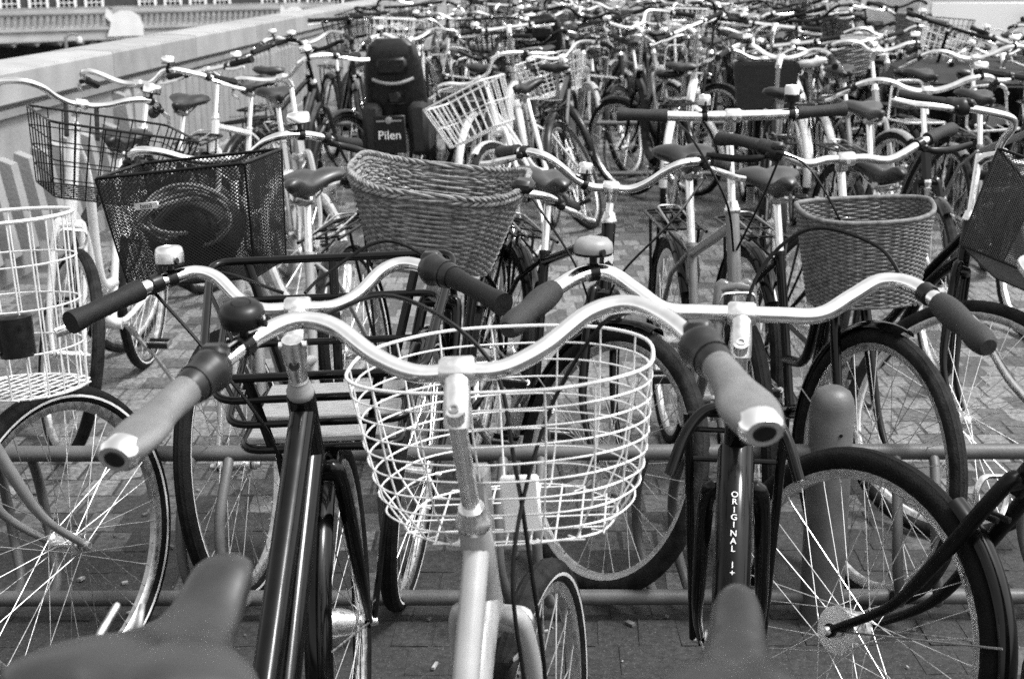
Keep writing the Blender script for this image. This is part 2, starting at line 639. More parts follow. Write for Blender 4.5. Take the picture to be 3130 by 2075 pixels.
S0, S1 = -14.0, 26.0
g = G("stone_far"); bbox(g, S0, S1, -0.30, 0.10, -0.46, -0.38); bbox(g, S0, S1, -0.34, 0.16, -0.378, -0.23); put(g, "handrail", br, smooth=False)
g = G("stone_far"); bbox(g, S0, S1, -0.30, 0.08, -1.08, -0.95); put(g, "plinth", br, smooth=False)
g = G("stone_far"); bbox(g, S0, S1, -0.4, 0.0, -1.42, -1.083); bbox(g, S0, S1, -0.4, 0.12, -1.50, -1.423); put(g, "spandrel", br, smooth=False)
bm = G("stone_far").lathe([(0.0, 0.0), (0.085, 0.0), (0.085, 0.05), (0.045, 0.07), (0.05, 0.1), (0.085, 0.2), (0.075, 0.27), (0.04, 0.36), (0.038, 0.4), (0.06, 0.42), (0.075, 0.44), (0.075, 0.49), (0, 0.49)], 8).mesh("baluster")
peds = [5.93 - 8.57, 5.93, 14.5, 23.07]
s = S0 + 0.2
while s < S1:
    if all(abs(s - q) > 0.62 for q in peds):
        o = link("baluster", bm, br); o.location = bp(s, -0.1, -0.95)
    s += 0.28
for q in peds:
    g = G("stone_far"); bbox(g, q - 0.5, q + 0.5, -0.34, 0.12, -1.0, -0.15); put(g, "pedestal", br, smooth=False)
for q, w in ((5.93, 0.85), (14.5, 0.72)):
    # whitewashed rounded patch on the pedestal
    g = G("whitewash")
    out = [(-w, -1.38), (w, -1.38), (w * 1.02, -0.9), (w * 0.8, -0.5), (w * 0.35, -0.3), (-w * 0.2, -0.28), (-w * 0.6, -0.42), (-w * 0.95, -0.15), (-w * 1.05, -0.5), (-w * 0.75, -0.8)]
    fr_ = [bp(q + a, 0.165, b) for a, b in out]; bk = [bp(q + a, 0.15, b) for a, b in out]
    g.loft([bk, fr_])
    put(g, "painted_patch", br, smooth=False)
s = S0
k = 0
while s < S1:
    # jack arches between girders under the deck
    g = G("stone_far")
    n = 8
    top, bot = [], []
    for i in range(n + 1):
        t = i / n
        top.append(bp(s + t, 0.02, -1.503)); bot.append(bp(s + t, 0.02, -1.70 + 0.18 * (1 - (2 * t - 1) ** 4)))
    back_t = [p - BN * 14 for p in top]; back_b = [p - BN * 14 for p in bot]
    rings = [[top[i], bot[i], back_b[i], back_t[i]] for i in range(n + 1)]
    g.loft(rings)
    put(g, "jack_arch", br, smooth=False)
    s += 1.0
    k += 1
for s in (-9.0, -1.5, 4.6, 5.9, 13.0, 20.0):
    g = G("stone_far"); bbox(g, s - 0.14, s + 0.14, -0.5, -0.2, -6.5, -1.55); put(g, "pier", br, smooth=False)
g = G("stone_dark"); bbox(g, S0, S1, -14.5, -14.0, -6.5, -0.5); put(g, "abutment", br, smooth=False)
g = G("tarmac_far"); bbox(g, S0, S1, -14.0, -0.41, -1.50, -1.1); put(g, "deck", br, smooth=False)
for i, (s, off, h) in enumerate(((-0.5, 9.0, 5.6), (2.4, 7.0, 5.1), (6.6, 8.0, 5.4), (8.2, 6.0, 5.5), (9.4, 9.0, 5.2), (11.0, 7.0, 5.5))):
    p = bp(s, off, -6.5)
    g = G("stone_dark"); g.rod(p, p + V3(0, 0, h), 0.06, 8); g.tube([p + V3(0, 0, h), p + V3(0.25, 0, h + 0.1), p + V3(0.5, 0, h + 0.05)], 0.04, 6)
    o = put(g, "lamp_post"); tag(o, "slim dark lamp post standing in the railway cutting", "lamp post", "lamp posts in the cutting")
    g = G("whitewash"); g.lathe([(0, -0.16), (0.10, -0.1), (0.12, 0), (0.08, 0.09), (0, 0.12)], 8, org=p + V3(0.5, 0, h - 0.1)); put(g, "lamp_globe", o)

# building behind the bridge
bd = thing("brick_building", "dark brick building with white framed windows behind the bridge", "building")
g = G("brick_dark"); bbox(g, S0 - 5, S1 + 6, -24, -15.5, -6.5, 14); put(g, "wall", bd, smooth=False)
k = 0
s = S0 - 3
while s < S1 + 4:
    if k % 5 != 4:
        w = G("window_white")
        for (a, b, c, d) in ((0, 0.14, -1.6, 1.6), (0.96, 1.1, -1.6, 1.6), (0.14, 0.96, 1.46, 1.6), (0.14, 0.96, -1.6, -1.46)):
            bbox(w, s + a, s + b, -15.499, -15.40, c, d)
        wo = put(w, "window", bd, smooth=False)
        g2 = G("glass_dark"); bbox(g2, s + 0.14, s + 0.96, -15.497, -15.46, -1.46, 1.46); put(g2, "pane", wo, smooth=False)
        g2 = G("window_white")
        for a in (0.40, 0.68):
            bbox(g2, s + a - 0.02, s + a + 0.02, -15.455, -15.42, -1.46, 1.46)
        for z in (-0.9, -0.3, 0.3, 0.9):
            bbox(g2, s + 0.14, s + 0.96, -15.454, -15.425, z - 0.02, z + 0.02)
        put(g2, "glazing_bar", wo, smooth=False)
    s += 1.55
    k += 1

# ------------------------------------------------------------------ bicycle racks: rails, capped posts and wheel hoops


def rack(label, y, x0, x1, posts, hoops, hero=False):
    t = thing("bicycle_rack", label, "bicycle rack", "rows of bicycle racks", Matrix.Translation((0, y, 0)))
    for z in (0.433, 0.06):
        g = G("rack_paint"); g.rod(V3(x0, 0, z), V3(x1, 0, z), 0.019, 16); put(g, "rail", t)
    for x in posts:
        g = G("rack_paint")
        g.lathe([(0.0, 0.0), (0.052, 0.0), (0.052, 0.545), (0.049, 0.565), (0.040, 0.583), (0.022, 0.594), (0.0, 0.597)], 28, org=(x, 0, 0))
        p = put(g, "post", t)
        g = G("plastic_black"); g.lathe([(0, 0), (0.0042, 0), (0.0042, 0.002), (0, 0.002)], 10, org=(x + 0.012, -0.0515, 0.49), axis=(0, -1, 0)); put(g, "bolt_hole", p)
    for i, x in enumerate(hoops):
        sd = 1 if i % 2 else -1
        for dx in (-0.045, 0.045):
            g = G("rack_paint")
            g.tube(spline([(x + dx, 0, 0.425), (x + dx, sd * 0.03, 0.405), (x + dx - 0.01, sd * 0.10, 0.30), (x + dx - 0.005, sd * 0.115, 0.18), (x + dx + 0.02, sd * 0.07, 0.08), (x + dx + 0.03, 0, 0.06)], 5), 0.0125, 10 if hero else 6)
            put(g, "hoop", t)
    return t


rack("grey tube bicycle rack with a round capped post nearest the wire basket bicycles", 3.20, -2.6, 3.2, (0.752, 2.9, -2.45), [-1.62, -1.2, -0.72, -0.36, 0.02, 0.36, 0.95, 1.32, 1.7], True)
rack("grey bicycle rack across the pavement behind the open paved aisle", 10.5, -1.9, 7.0, (-1.7, 0.42, 3.2, 6.8), [x * 0.45 - 1.6 for x in range(19)])
rack("grey bicycle rack third in line from the capped post rack", 16.0, -1.7, 11.0, (-1.6, 1.5, 4.8, 8.2), [x * 0.45 - 1.4 for x in range(27)])

# ------------------------------------------------------------------ bicycle parts
CACHE = {}


def geo_of(sp):
    """all key points of one bicycle; +Y forward, front hub above the origin"""
    R = sp.get("R", 0.345)
    ha = rad(sp.get("head", 69))
    rake = sp.get("rake", 0.06)
    wb = sp.get("wb", 1.09)
    a = V3(0, -math.cos(ha), math.sin(ha))
    hub = V3(0, 0, R)
    A = hub + rake * V3(0, -math.sin(ha), -math.cos(ha))

    def ax(z):
        return A + a * ((z - A[2]) / a[2])
    rear = V3(0, -wb, R)
    bb = V3(0, -wb + 0.46, 0.29)
    sa_ = rad(sp.get("seat_angle", 70))
    st_dir = V3(0, -math.cos(sa_), math.sin(sa_))
    zc = R * 2 + 0.035
    ht0, ht1 = ax(zc + 0.012), ax(zc + sp.get("ht", 0.16))
    bar_z = sp.get("bar_z", 1.06)
    rise, reach = sp.get("rise", 0.03), sp.get("reach", 0.07)
    Q = ax(bar_z - rise)
    C = Q + V3(0, reach, rise)
    st_top = bb + st_dir * sp.get("seat_tube", 0.46)
    sz = sp.get("saddle_z", 0.93)
    sad = bb + st_dir * ((sz - 0.045 - bb[2]) / st_dir[2])
    sad = sad + V3(0, -sp.get("saddle_back", 0.0), 0)
    return dict(R=R, a=a, A=A, ax=ax, hub=hub, rear=rear, bb=bb, ht0=ht0, ht1=ht1, Q=Q, C=C, st_top=st_top, sad=sad, st_dir=st_dir, zc=zc, wb=wb)


def steer_matrix(g, deg):
    A, a = Vector(g["A"]), Vector(g["a"])
    return Matrix.Translation(A) @ Matrix.Rotation(rad(-deg), 4, a) @ Matrix.Translation(-A)


def tyre_profile(R, tw, k, groove=0.0):
    rc = R - tw
    out = []
    for i in range(k):
        t = 2 * math.pi * i / k
        rr = tw
        if groove and abs(math.atan2(math.sin(t), math.cos(t))) < 1.15 and i % 2:
            rr = tw - groove
        out.append((rc + rr * math.cos(t), rr * math.sin(t) * 0.98))
    return out


def wheel_geo(R, tw, hero, tyre, rim, stripe=False, drum=0.0):
    n = 64 if hero else 28
    ty = G(tyre)
    ty.lathe(tyre_profile(R, tw, 26 if hero else 8, 0.0016 if hero else 0), n, axis=(1, 0, 0), closed_prof=True)
    if stripe:
        for s in (1, -1):
            rc = R - tw
            pr = [(rc + tw * 1.02 * math.cos(t), s * tw * 1.0 * math.sin(t)) for t in (1.62, 1.75, 1.88)]
            ty.lathe(pr, n, "tyre_stripe", axis=(1, 0, 0))
    ri = G(rim)
    ro, w = R - 2 * tw + 0.006, 0.0125
    pr = [(ro, -w), (ro - 0.002, 0), (ro, w), (ro - 0.014, w * 0.95), (ro - 0.02, w * 0.5), (ro - 0.02, -w * 0.5), (ro - 0.014, -w * 0.95)]
    ri.lathe(pr, n, axis=(1, 0, 0), closed_prof=True)
    hu = G("alu")
    fr = max(0.022, drum)
    hu.lathe([(0.0, -0.066), (0.007, -0.066), (0.009, -0.06), (0.009, -0.052), (0.005, -0.052), (0.005, -0.046), (0.014, -0.042), (0.014, -0.036), (fr, -0.034), (fr, -0.030), (max(0.015, drum * 0.9), -0.026),
              (max(0.013, drum * 0.9), 0.0), (max(0.015, drum * 0.6), 0.026), (max(0.022, drum * 0.7), 0.030), (max(0.022, drum * 0.7), 0.034), (0.014, 0.036), (0.014, 0.042), (0.005, 0.046), (0.005, 0.052), (0.009, 0.052), (0.009, 0.06), (0.007, 0.066), (0, 0.066)], 20 if hero else 8, axis=(1, 0, 0))
    spokes = []
    ns = 36 if hero else 20
    rr = ro - 0.016
    for q in range(4):
        side = 1 if q % 2 else -1
        cross = rad(62) if q < 2 else -rad(62)
        f2 = max(0.021, drum * (0.95 if side < 0 else 0.68))
        p = V3(side * 0.032, f2 * math.sin(cross), f2 * math.cos(cross))
        e = V3(side * 0.004, 0, rr)
        spokes.append((p, e, q))
    return ty, ri, hu, spokes, ns


def make_wheel(parent, M, R=0.345, tw=0.02, hero=True, tyre="tyre_black", rim="rim_alu", stripe=False, drum=0.0, label=None, each_spoke=False):
    key = ("wheel", R, tw, hero, tyre, rim, stripe, drum, each_spoke)
    if key not in CACHE:
        ty, ri, hu, spokes, ns = wheel_geo(R, tw, hero, tyre, rim, stripe, drum)
        res = {}
        if hero:
            if not each_spoke:
                pass
            res["rim"] = ri.mesh("rim"); res["tyre"] = ty.mesh("tyre"); res["hub"] = hu.mesh("hub")
            sm = []
            for p, e, q in spokes:
                g = G("spoke_steel"); g.rod(p, e, 0.0011, 5)
                g.rod(e + (p - e) * 0.0, e + (p - e) / np.linalg.norm(p - e) * 0.012, 0.0021, 5, "rim_alu")
                sm.append(g.mesh("spoke"))
            res["spoke"] = sm; res["ns"] = ns
            if not each_spoke:
                g = G("spoke_steel")
                for i in range(ns):
                    p, e, q = spokes[i % 4]
                    Rm = np.array(Matrix.Rotation(2 * math.pi * i / ns, 3, 'X'))
                    g.rod(Rm @ p, Rm @ e, 0.0011, 4)
                res["laced"] = g.mesh("spoke_lacing")
        else:
            g = ri
            for h in (ty, hu):
                for arr, nm in ((h, h.names),):
                    off = g.n
                    for nm2 in h.names:
                        if nm2 not in g.names:
                            g.names.append(nm2)
                    g.v += h.v
                    g.f += [tuple(x + off for x in f) for f in h.f]
                    g.mi += [g.names.index(h.names[i]) for i in h.mi]
                    g.n += h.n
            for i in range(ns):
                p, e, q = spokes[i % 4]
                Rm = np.array(Matrix.Rotation(2 * math.pi * i / ns, 3, 'X'))
                g.rod(Rm @ p, Rm @ e, 0.0013, 3, "spoke_steel")
            res["all"] = g.mesh("wheel")
        CACHE[key] = res
    res = CACHE[key]
    if not hero:
        return link("wheel", res["all"], parent, M, label=label)
    w = link("wheel", res["rim"], parent, M, label=label)
    link("tyre", res["tyre"], w)
    link("hub", res["hub"], w)
    if each_spoke:
        for i in range(res["ns"]):
            link("spoke", res["spoke"][i % 4], w, Matrix.Rotation(2 * math.pi * i / res["ns"], 4, 'X'))
    else:
        link("spoke_lacing", res["laced"], w, kind="stuff")
    return w


def mudguard_geo(R, a0, a1, m, w=0.026, hero=True, gap=0.014):
    """a0..a1 measured from straight up towards the front, degrees"""
    g = G(m)
    r = R + gap
    pr = [(r - 0.012, -w), (r - 0.004, -w * 0.85), (r + 0.003, -w * 0.45), (r + 0.005, 0), (r + 0.003, w * 0.45), (r - 0.004, w * 0.85), (r - 0.012, w),
          (r - 0.013, w - 0.002), (r - 0.006, w * 0.8), (r + 0.001, w * 0.4), (r + 0.003, 0), (r + 0.001, -w * 0.4), (r - 0.006, -w * 0.8), (r - 0.013, -w + 0.002)]
    g.lathe(pr, 24 if hero else 12, axis=(1, 0, 0), a0=rad(90 - a1), a1=rad(90 - a0), closed_prof=True, ref=(0, 1, 0))
    return g


def fork_geo(gm, m, n=10, crown=True, spread=0.052, chrome_tip=False):
    g = G(m)
    ax, hub, zc = gm["ax"], gm["hub"], gm["zc"]
    c = ax(zc)
    g.rod(ax(zc - 0.015), gm["ht0"], 0.017, n)
    for s in (-1, 1):
        top = c + V3(s * spread * 0.8, 0, 0)
        mid = ax(zc - 0.17) + V3(s * spread, 0.0, 0)
        low = ax(hub[2] + 0.10) + V3(s * (spread + 0.003), 0.012, 0)
        end = hub + V3(s * 0.05, 0, 0)
        g.tube(spline([c + V3(s * 0.012, 0, 0.004), top, mid, low, end], 6), [0.013, 0.0145, 0.014, 0.012, 0.009, 0.008], n)
        g.lathe([(0.0, -0.003), (0.014, -0.003), (0.014, 0.003), (0, 0.003)], 10, org=end, axis=(1, 0, 0))
    if crown:
        g.tube([c + V3(-spread * 0.8, 0, 0), c + V3(0, 0, 0.008), c + V3(spread * 0.8, 0, 0)], [0.014, 0.018, 0.014], n)
    return g


def frame_geo(gm, kind, m, n=10, fat=1.0):
    g = G(m)
    bb, ht0, ht1, st, rear = gm["bb"], gm["ht0"], gm["ht1"], gm["st_top"], gm["rear"]
    g.rod(ht0, ht1, 0.0185 * fat, n)
    g.rod(bb, st, 0.0145, n)
    g.rod(bb + V3(-0.036, 0, 0), bb + V3(0.036, 0, 0), 0.021, n)
    hd = gm["a"]
    lo, hi = ht0 + hd * 0.035, ht1 - hd * 0.03
    if kind == "step":
        g.tube(spline([lo, lo + V3(0, -0.14, -0.13), bb + V3(0, 0.17, 0.09), bb], 7), 0.0175 * fat, n)
        g.tube(spline([hi, hi + V3(0, -0.13, -0.15), bb + V3(0, 0.12, 0.20), bb + (st - bb) * 0.33], 7), 0.0145 * fat, n)
    elif kind == "twin":
        for x in (-0.0,):
            g.rod(lo, bb, 0.0185 * fat, n)
            g.rod(hi, bb + (st - bb) * 0.30, 0.0165 * fat, n)
    elif kind == "mono":
        g.tube(spline([(lo + hi) / 2, (lo + hi) / 2 + V3(0, -0.12, -0.1), bb + V3(0, 0.2, 0.13), bb + V3(0, 0.02, 0.03)], 7), 0.027 * fat, n)
    else:
        g.rod(lo, bb, 0.0165 * fat, n)
        g.rod(hi, st - gm["st_dir"] * 0.02, 0.0145 * fat, n)
    for s in (-1, 1):
        g.tube(spline([bb + V3(s * 0.02, -0.01, 0), bb + V3(s * 0.042, -0.1, 0.01), rear + V3(s * 0.06, 0.02, 0), rear + V3(s * 0.06, 0, 0)], 3), [0.011, 0.009], max(6, n - 2))
        g.tube([st + V3(s * 0.012, 0, -0.02), st + V3(s * 0.042, -0.1, -0.1), rear + V3(s * 0.06, 0, 0)], 0.0078, max(6, n - 2))
    g.rod(st, st + gm["st_dir"] * 0.012, 0.018, n)
    return g


def headset_geo(gm, n=16, m="alu", both=True):
    g = G(m)
    for p, d in (((gm["ht1"], gm["a"]), (gm["ht0"], -gm["a"])) if both else ((gm["ht1"], gm["a"]),)):
        g.lathe([(0.0, 0), (0.021, 0.0), (0.0225, 0.004), (0.0225, 0.012), (0.019, 0.016), (0.019, 0.022), (0.0165, 0.025), (0.0165, 0.032), (0.0, 0.032)], n, org=p, axis=d)
    return g


def stem_geo(gm, m="alu", n=12, style="ext"):
    g = G(m)
    Q, C, a = gm["Q"], gm["C"], gm["a"]
    g.rod(gm["ht1"] + a * 0.03, Q - a * 0.0, 0.0112, n)
    if style == "adjust":
        # forged quill head with a pivoting forward arm
        g.tube([Q - a * 0.10, Q - a * 0.05, Q - a * 0.015, Q + a * 0.012], [0.0125, 0.0165, 0.020, 0.017], n, rb=[0.0125, 0.0145, 0.017, 0.015], up=(1, 0, 0))
        g.tube([Q + V3(0, 0.004, 0), Q + (C - Q) * 0.55, C], [0.0165, 0.0155, 0.018], n, rb=[0.013, 0.012, 0.015], up=(1, 0, 0))
        g.rod(Q + V3(-0.022, 0, 0), Q + V3(0.022, 0, 0), 0.007, 10)
        g.lathe([(0, 0), (0.0085, 0), (0.0085, 0.004), (0.006, 0.004), (0.006, 0.001), (0, 0.001)], 14, "plastic_black", org=Q - a * 0.035 + V3(0, -0.0165, 0), axis=(0, -1, 0.25))
    else:
        g.tube([Q - a * 0.025, Q + (C - Q) * 0.25 - a * 0.008, Q + (C - Q) * 0.65, C], [0.0165, 0.0165, 0.0155, 0.0215], n + 4, rb=[0.0145, 0.0145, 0.0125, 0.0145], up=(1, 0, 0))
        g.lathe([(0, 0), (0.0068, 0), (0.0068, 0.002), (0.0045, 0.002), (0.0045, -0.001), (0, -0.001)], 14, "steel_dull", org=Q - a * 0.004 + V3(0, -0.0125, 0.009), axis=(0, -0.55, 0.83))
    g.tube([C + V3(-0.021, 0, 0), C + V3(-0.017, 0, 0), C + V3(0.017, 0, 0), C + V3(0.021, 0, 0)], [0.0155, 0.0185, 0.0185, 0.0155], n + 4)
    g.rod(C + V3(0, 0.02, -0.004), C + V3(0, 0.026, -0.004), 0.006, 8)
    return g


BARS = {
    # right half, x outwards, y forwards, z up, from the clamp
    "north": [(0, 0, 0), (0.05, 0.0, 0.0), (0.10, 0.018, 0.018), (0.155, 0.050, 0.050), (0.205, 0.055, 0.058), (0.250, 0.020, 0.045), (0.290, -0.055, 0.022), (0.318, -0.14, 0.002), (0.335, -0.205, -0.014)],
    "north_wide": [(0, 0, 0), (0.055, 0.0, 0.0), (0.095, 0.016, 0.014), (0.135, 0.044, 0.046), (0.172, 0.050, 0.056), (0.212, 0.030, 0.050), (0.25, -0.005, 0.042), (0.292, -0.062, 0.030), (0.328, -0.112, 0.020)],
    "level": [(0, 0, 0), (0.06, 0, 0), (0.115, 0.002, 0.002), (0.16, 0.02, 0.026), (0.20, 0.032, 0.048), (0.238, 0.022, 0.050), (0.270, -0.02, 0.040), (0.302, -0.09, 0.022), (0.328, -0.16, 0.006)],
    "swept": [(0, 0, 0), (0.04, 0, 0), (0.09, 0.02, 0.015), (0.14, 0.045, 0.04), (0.19, 0.045, 0.05), (0.235, 0.01, 0.042), (0.27, -0.06, 0.02), (0.29, -0.13, 0.0), (0.30, -0.19, -0.012)],
    "high": [(0, 0, 0), (0.05, 0, 0), (0.095, 0.01, 0.02), (0.14, 0.03, 0.056), (0.18, 0.034, 0.078), (0.23, 0.0, 0.082), (0.275, -0.06, 0.074), (0.30, -0.13, 0.064)],
    "flat": [(0, 0, 0), (0.1, 0, 0.0), (0.2, -0.008, 0.004), (0.295, -0.02, 0.008)],
    "gull": [(0, 0, 0), (0.05, 0, 0), (0.11, 0.01, -0.005), (0.19, -0.01, 0.03), (0.26, -0.06, 0.05), (0.30, -0.11, 0.05)],
}


def bar_path(kind, s, C, k=7):
    pts = [V3(x * s, y, z) for x, y, z in BARS[kind]]
    return spline(pts, k) + C


def grip_geo(P, m, L=0.125, style="round", n=14):
    g = G(m)
    tot = arclen(P)[-1]
    a, b = tot - L, tot + 0.004
    pts = np.array([at_len(P, min(s, tot)) for s in np.linspace(a, tot, 12)])
    d = pts[-1] - pts[-2]; d /= np.linalg.norm(d)
    pts = np.vstack([pts, pts[-1] + d * 0.006])
    if style == "ergo":
        g.tube(pts, [0.0185, 0.019, 0.0175, 0.016, 0.0155, 0.0155, 0.016, 0.0165], n + 6, rb=[0.0185, 0.0195, 0.0205, 0.024, 0.031, 0.0335, 0.0295, 0.0245], up=(0, 0, 1))
    elif style == "contour":
        g.tube(pts, [0.0165, 0.0195, 0.0205, 0.0195, 0.0165, 0.0175, 0.0195, 0.018, 0.012], n)
    else:
        g.tube(pts, [0.0175, 0.0175, 0.0155, 0.0152, 0.0155, 0.0155, 0.016, 0.0185, 0.0185], n)
    return g, pts, d


def lever_geo(P, sgn, L=0.125, m="alu", n=8, long=0.0, drop=0.0):
    g = G(m)
    tot = arclen(P)[-1]
    s0 = tot - L - 0.03
    p = at_len(P, s0); q = at_len(P, s0 + 0.02)
    t = q - p; t /= np.linalg.norm(t)
    end = at_len(P, tot); te = end - at_len(P, tot - L); te /= np.linalg.norm(te)
    nrm = np.cross(te, V3(0, 0, 1)); nrm /= np.linalg.norm(nrm)
    if nrm[1] < 0:
        nrm = -nrm
    dn = V3(0, 0, -1)
    g.tube(spline([p + nrm * 0.012 + dn * 0.012, p + te * 0.02 + nrm * 0.035 + dn * 0.02, p + te * 0.06 + nrm * 0.052 + dn * 0.026, p + te * (0.11 + long * 0.6) + nrm * 0.055 + dn * (0.03 + drop), p + te * (0.155 + long) + nrm * 0.066 + dn * (0.03 + drop * 1.6)], 4),
           [0.006, 0.009, 0.0095, 0.009, 0.0075], n, rb=[0.006, 0.005, 0.004, 0.0035, 0.003], up=(0, 0, 1))
    g.tube([p - t * 0.009, p + t * 0.009], 0.0155, 12, "plastic_black")
    g.box(p + nrm * 0.014 + dn * 0.01, (0.02, 0.022, 0.018), "plastic_black", bevel=0.004)
    return g


def bell_geo(P, s, m="alu", r=0.026, flat=False, off=0.03, tilt=(0, 0, 1)):
    g = G(m)
    p = at_len(P, s); q = at_len(P, s + 0.01); t = q - p; t /= np.linalg.norm(t)
    up = np.asarray(tilt, float); up /= np.linalg.norm(up)
    g.tube([p - t * 0.007, p + t * 0.007], 0.0145, 12, "plastic_black")
    g.rod(p + up * 0.01, p + up * (off - 0.004), 0.006, 8, "plastic_black")
    b = p + up * off
    if flat:
        g.lathe([(0, -0.004), (r * 0.96, -0.004), (r * 0.98, 0.002), (r * 0.93, 0.004)], 24, "plastic_black", org=b, axis=up)
        g.lathe([(r, 0.0), (r * 1.02, 0.006), (r * 0.96, 0.014), (r * 0.75, 0.0205), (r * 0.45, 0.0225), (r * 0.42, 0.0215), (r * 0.4, 0.0225), (0, 0.0235)], 28, org=b, axis=up)
    else:
        g.lathe([(0, -0.004), (r * 0.97, -0.004), (r * 0.97, 0.001)], 24, "plastic_black", org=b, axis=up)
        g.lathe([(r, 0), (r, 0.016), (r * 0.93, 0.023), (r * 0.78, 0.026), (r * 0.5, 0.027), (r * 0.45, 0.0255), (0.002, 0.0255), (0, 0.0255)], 28, org=b, axis=up)
    w = np.cross(up, t)
    g.tube([b + w * r * 0.3, b + w * r * 1.1 + up * 0.004, b + w * r * 1.45 + up * 0.006], [0.004, 0.0045, 0.0055], 8, "plastic_black", rb=[0.003, 0.003, 0.003], up=up)
    return g


def saddle_geo(gm, m, hero=True, wide=1.0, L=0.275, tilt=0.0, rails=True, sport=False, dx=0.0, yaw=0.0):
    g = G(m)
    base = gm["sad"] + V3(dx, 0.0, 0.045)
    cy, sy = math.cos(rad(-yaw)), math.sin(rad(-yaw))
    T = np.array([0, 0.02, 0.06, 0.14, 0.28, 0.44, 0.58, 0.70, 0.80, 0.89, 0.95, 0.985, 1.0])
    W = np.array([0.004, 0.013, 0.0205, 0.0265, 0.030, 0.037, 0.053, 0.078, 0.096, 0.102, 0.09, 0.062, 0.02]) * wide
    if sport:
        L = 0.29
        W = np.array([0.003, 0.011, 0.018, 0.023, 0.026, 0.029, 0.037, 0.055, 0.074, 0.082, 0.072, 0.05, 0.02])
    H = np.array([0.004, 0.010, 0.014, 0.017, 0.019, 0.020, 0.022, 0.026, 0.029, 0.029, 0.025, 0.016, 0.006])
    S = np.array([0.006, 0.020, 0.028, 0.034, 0.036, 0.036, 0.034, 0.032, 0.032, 0.032, 0.030, 0.024, 0.012])
    k, n = (30, 28) if hero else (13, 12)
    ts = np.linspace(0, 1, k) ** 1.0
    ts = 0.5 - 0.5 * np.cos(np.pi * ts)
    rings = []
    for t in ts:
        w, h, s = np.interp(t, T, W), np.interp(t, T, H), np.interp(t, T, S)
        y = 0.135 - L * t
        zb = -0.012 * math.sin(math.pi * min(1, t * 1.4)) + 0.008 * t + (0.022 * math.exp(-((t - 0.12) / 0.16) ** 2) if hero and not sport else 0)
        ring = []
        for q in range(n):
            an = 2 * math.pi * q / n
            c, si = math.cos(an), math.sin(an)
            x = w * math.copysign(abs(c) ** 0.85, c)
            z = h * abs(si) ** 0.8 if si > 0 else -s * abs(si) ** 0.75
            if si > 0:
                z -= 0.010 * math.exp(-(x / 0.016) ** 2) * min(1, max(0, (t - 0.42) * 4))
            if si < 0:
                x *= 1 - 0.25 * abs(si)
            ring.append(base + V3(x * cy - y * sy, x * sy + y * cy, z + zb - tilt * (y)))
        rings.append(ring)
    g.loft(rings)
    if rails:
        p = gm["sad"]
        g.rod(gm["st_top"] - gm["st_dir"] * 0.03, p - V3(0, 0, 0.01), 0.0128, 10, "alu")
        for s in (-1, 1):
            g.tube(spline([p + V3(s * 0.012, 0.12, 0.02), p + V3(s * 0.022, 0.05, 0.0), p + V3(s * 0.022, -0.03, 0.0), p + V3(s * 0.04, -0.1, 0.03)], 4), 0.0036, 6, "steel_dull")
        g.box(p + V3(0, 0.01, -0.002), (0.052, 0.036, 0.026), "steel_dull", bevel=0.005)
        if hero:
            for s in (-1, 1):
                pts = []
                for i in range(40):
                    an = i * 1.2
                    pts.append(p + V3(s * 0.05 + 0.012 * math.cos(an), -0.10 + 0.012 * math.sin(an), -0.03 + 0.05 * i / 40))
                g.tube(pts, 0.0022, 5, "steel_dull")
    return g


def crank_geo(gm, m="steel_dull", n=8, ang=40, case=None):
    g = G(m)
    bb = gm["bb"]
    g.lathe([(0.02, 0.0), (0.085, 0.0), (0.088, 0.0015), (0.085, 0.003), (0.02, 0.003)], 24, org=bb + V3(0.045, 0, 0), axis=(1, 0, 0))
    for s in (-1, 1):
        d = V3(0, math.cos(rad(ang)) * s, math.sin(rad(ang)) * s)
        p0 = bb + V3(s * 0.058, 0, 0); p1 = p0 + d * 0.168 + V3(s * 0.014, 0, 0)
        g.tube([p0, p1], [0.011, 0.009], n, rb=[0.007, 0.006], up=(0, 0.3, 1))
        g.rod(p1, p1 + V3(s * 0.10, 0, 0), 0.006, n)
        for q in (-1, 1):
            g.box(p1 + V3(s * 0.058, q * 0.034, 0), (0.088, 0.012, 0.022), "rubber_black", bevel=0.003)
        g.box(p1 + V3(s * 0.018, 0, 0), (0.005, 0.075, 0.02)); g.box(p1 + V3(s * 0.1, 0, 0), (0.005, 0.075, 0.02))
    g.rod(bb + V3(-0.06, 0, 0), bb + V3(0.06, 0, 0), 0.008, n)
    rc = gm["rear"]
    if not case:
        for z0, z1 in ((0.085, 0.035), (-0.085, -0.035)):
            g.rod(bb + V3(0.047, 0, z0), rc + V3(0.047, 0, z1), 0.0042, 6)
        g.lathe([(0.012, 0), (0.036, 0), (0.036, 0.003), (0.012, 0.003)], 16, org=rc + V3(0.045, 0, 0), axis=(1, 0, 0))
    return g


def chaincase_geo(gm, m):
    g = G(m)
    bb, rc = gm["bb"], gm["rear"]
    out = []
    for t in np.linspace(-math.pi / 2, math.pi / 2, 10):
        out.append((bb[1] + 0.105 * math.cos(t), bb[2] + 0.105 * math.sin(t)))
    for t in np.linspace(math.pi / 2, 3 * math.pi / 2, 10):
        out.append((rc[1] + 0.055 * math.cos(t), rc[2] + 0.055 * math.sin(t)))
    cy, cz = np.mean([p[0] for p in out]), np.mean([p[1] for p in out])
    rings = []
    for x, sc in ((0.030, 0.96), (0.033, 1.0), (0.058, 1.0), (0.064, 0.95)):
        rings.append([V3(x, cy + (p[0] - cy) * sc, cz + (p[1] - cz) * sc) for p in out])
    g.loft(rings)
    return g


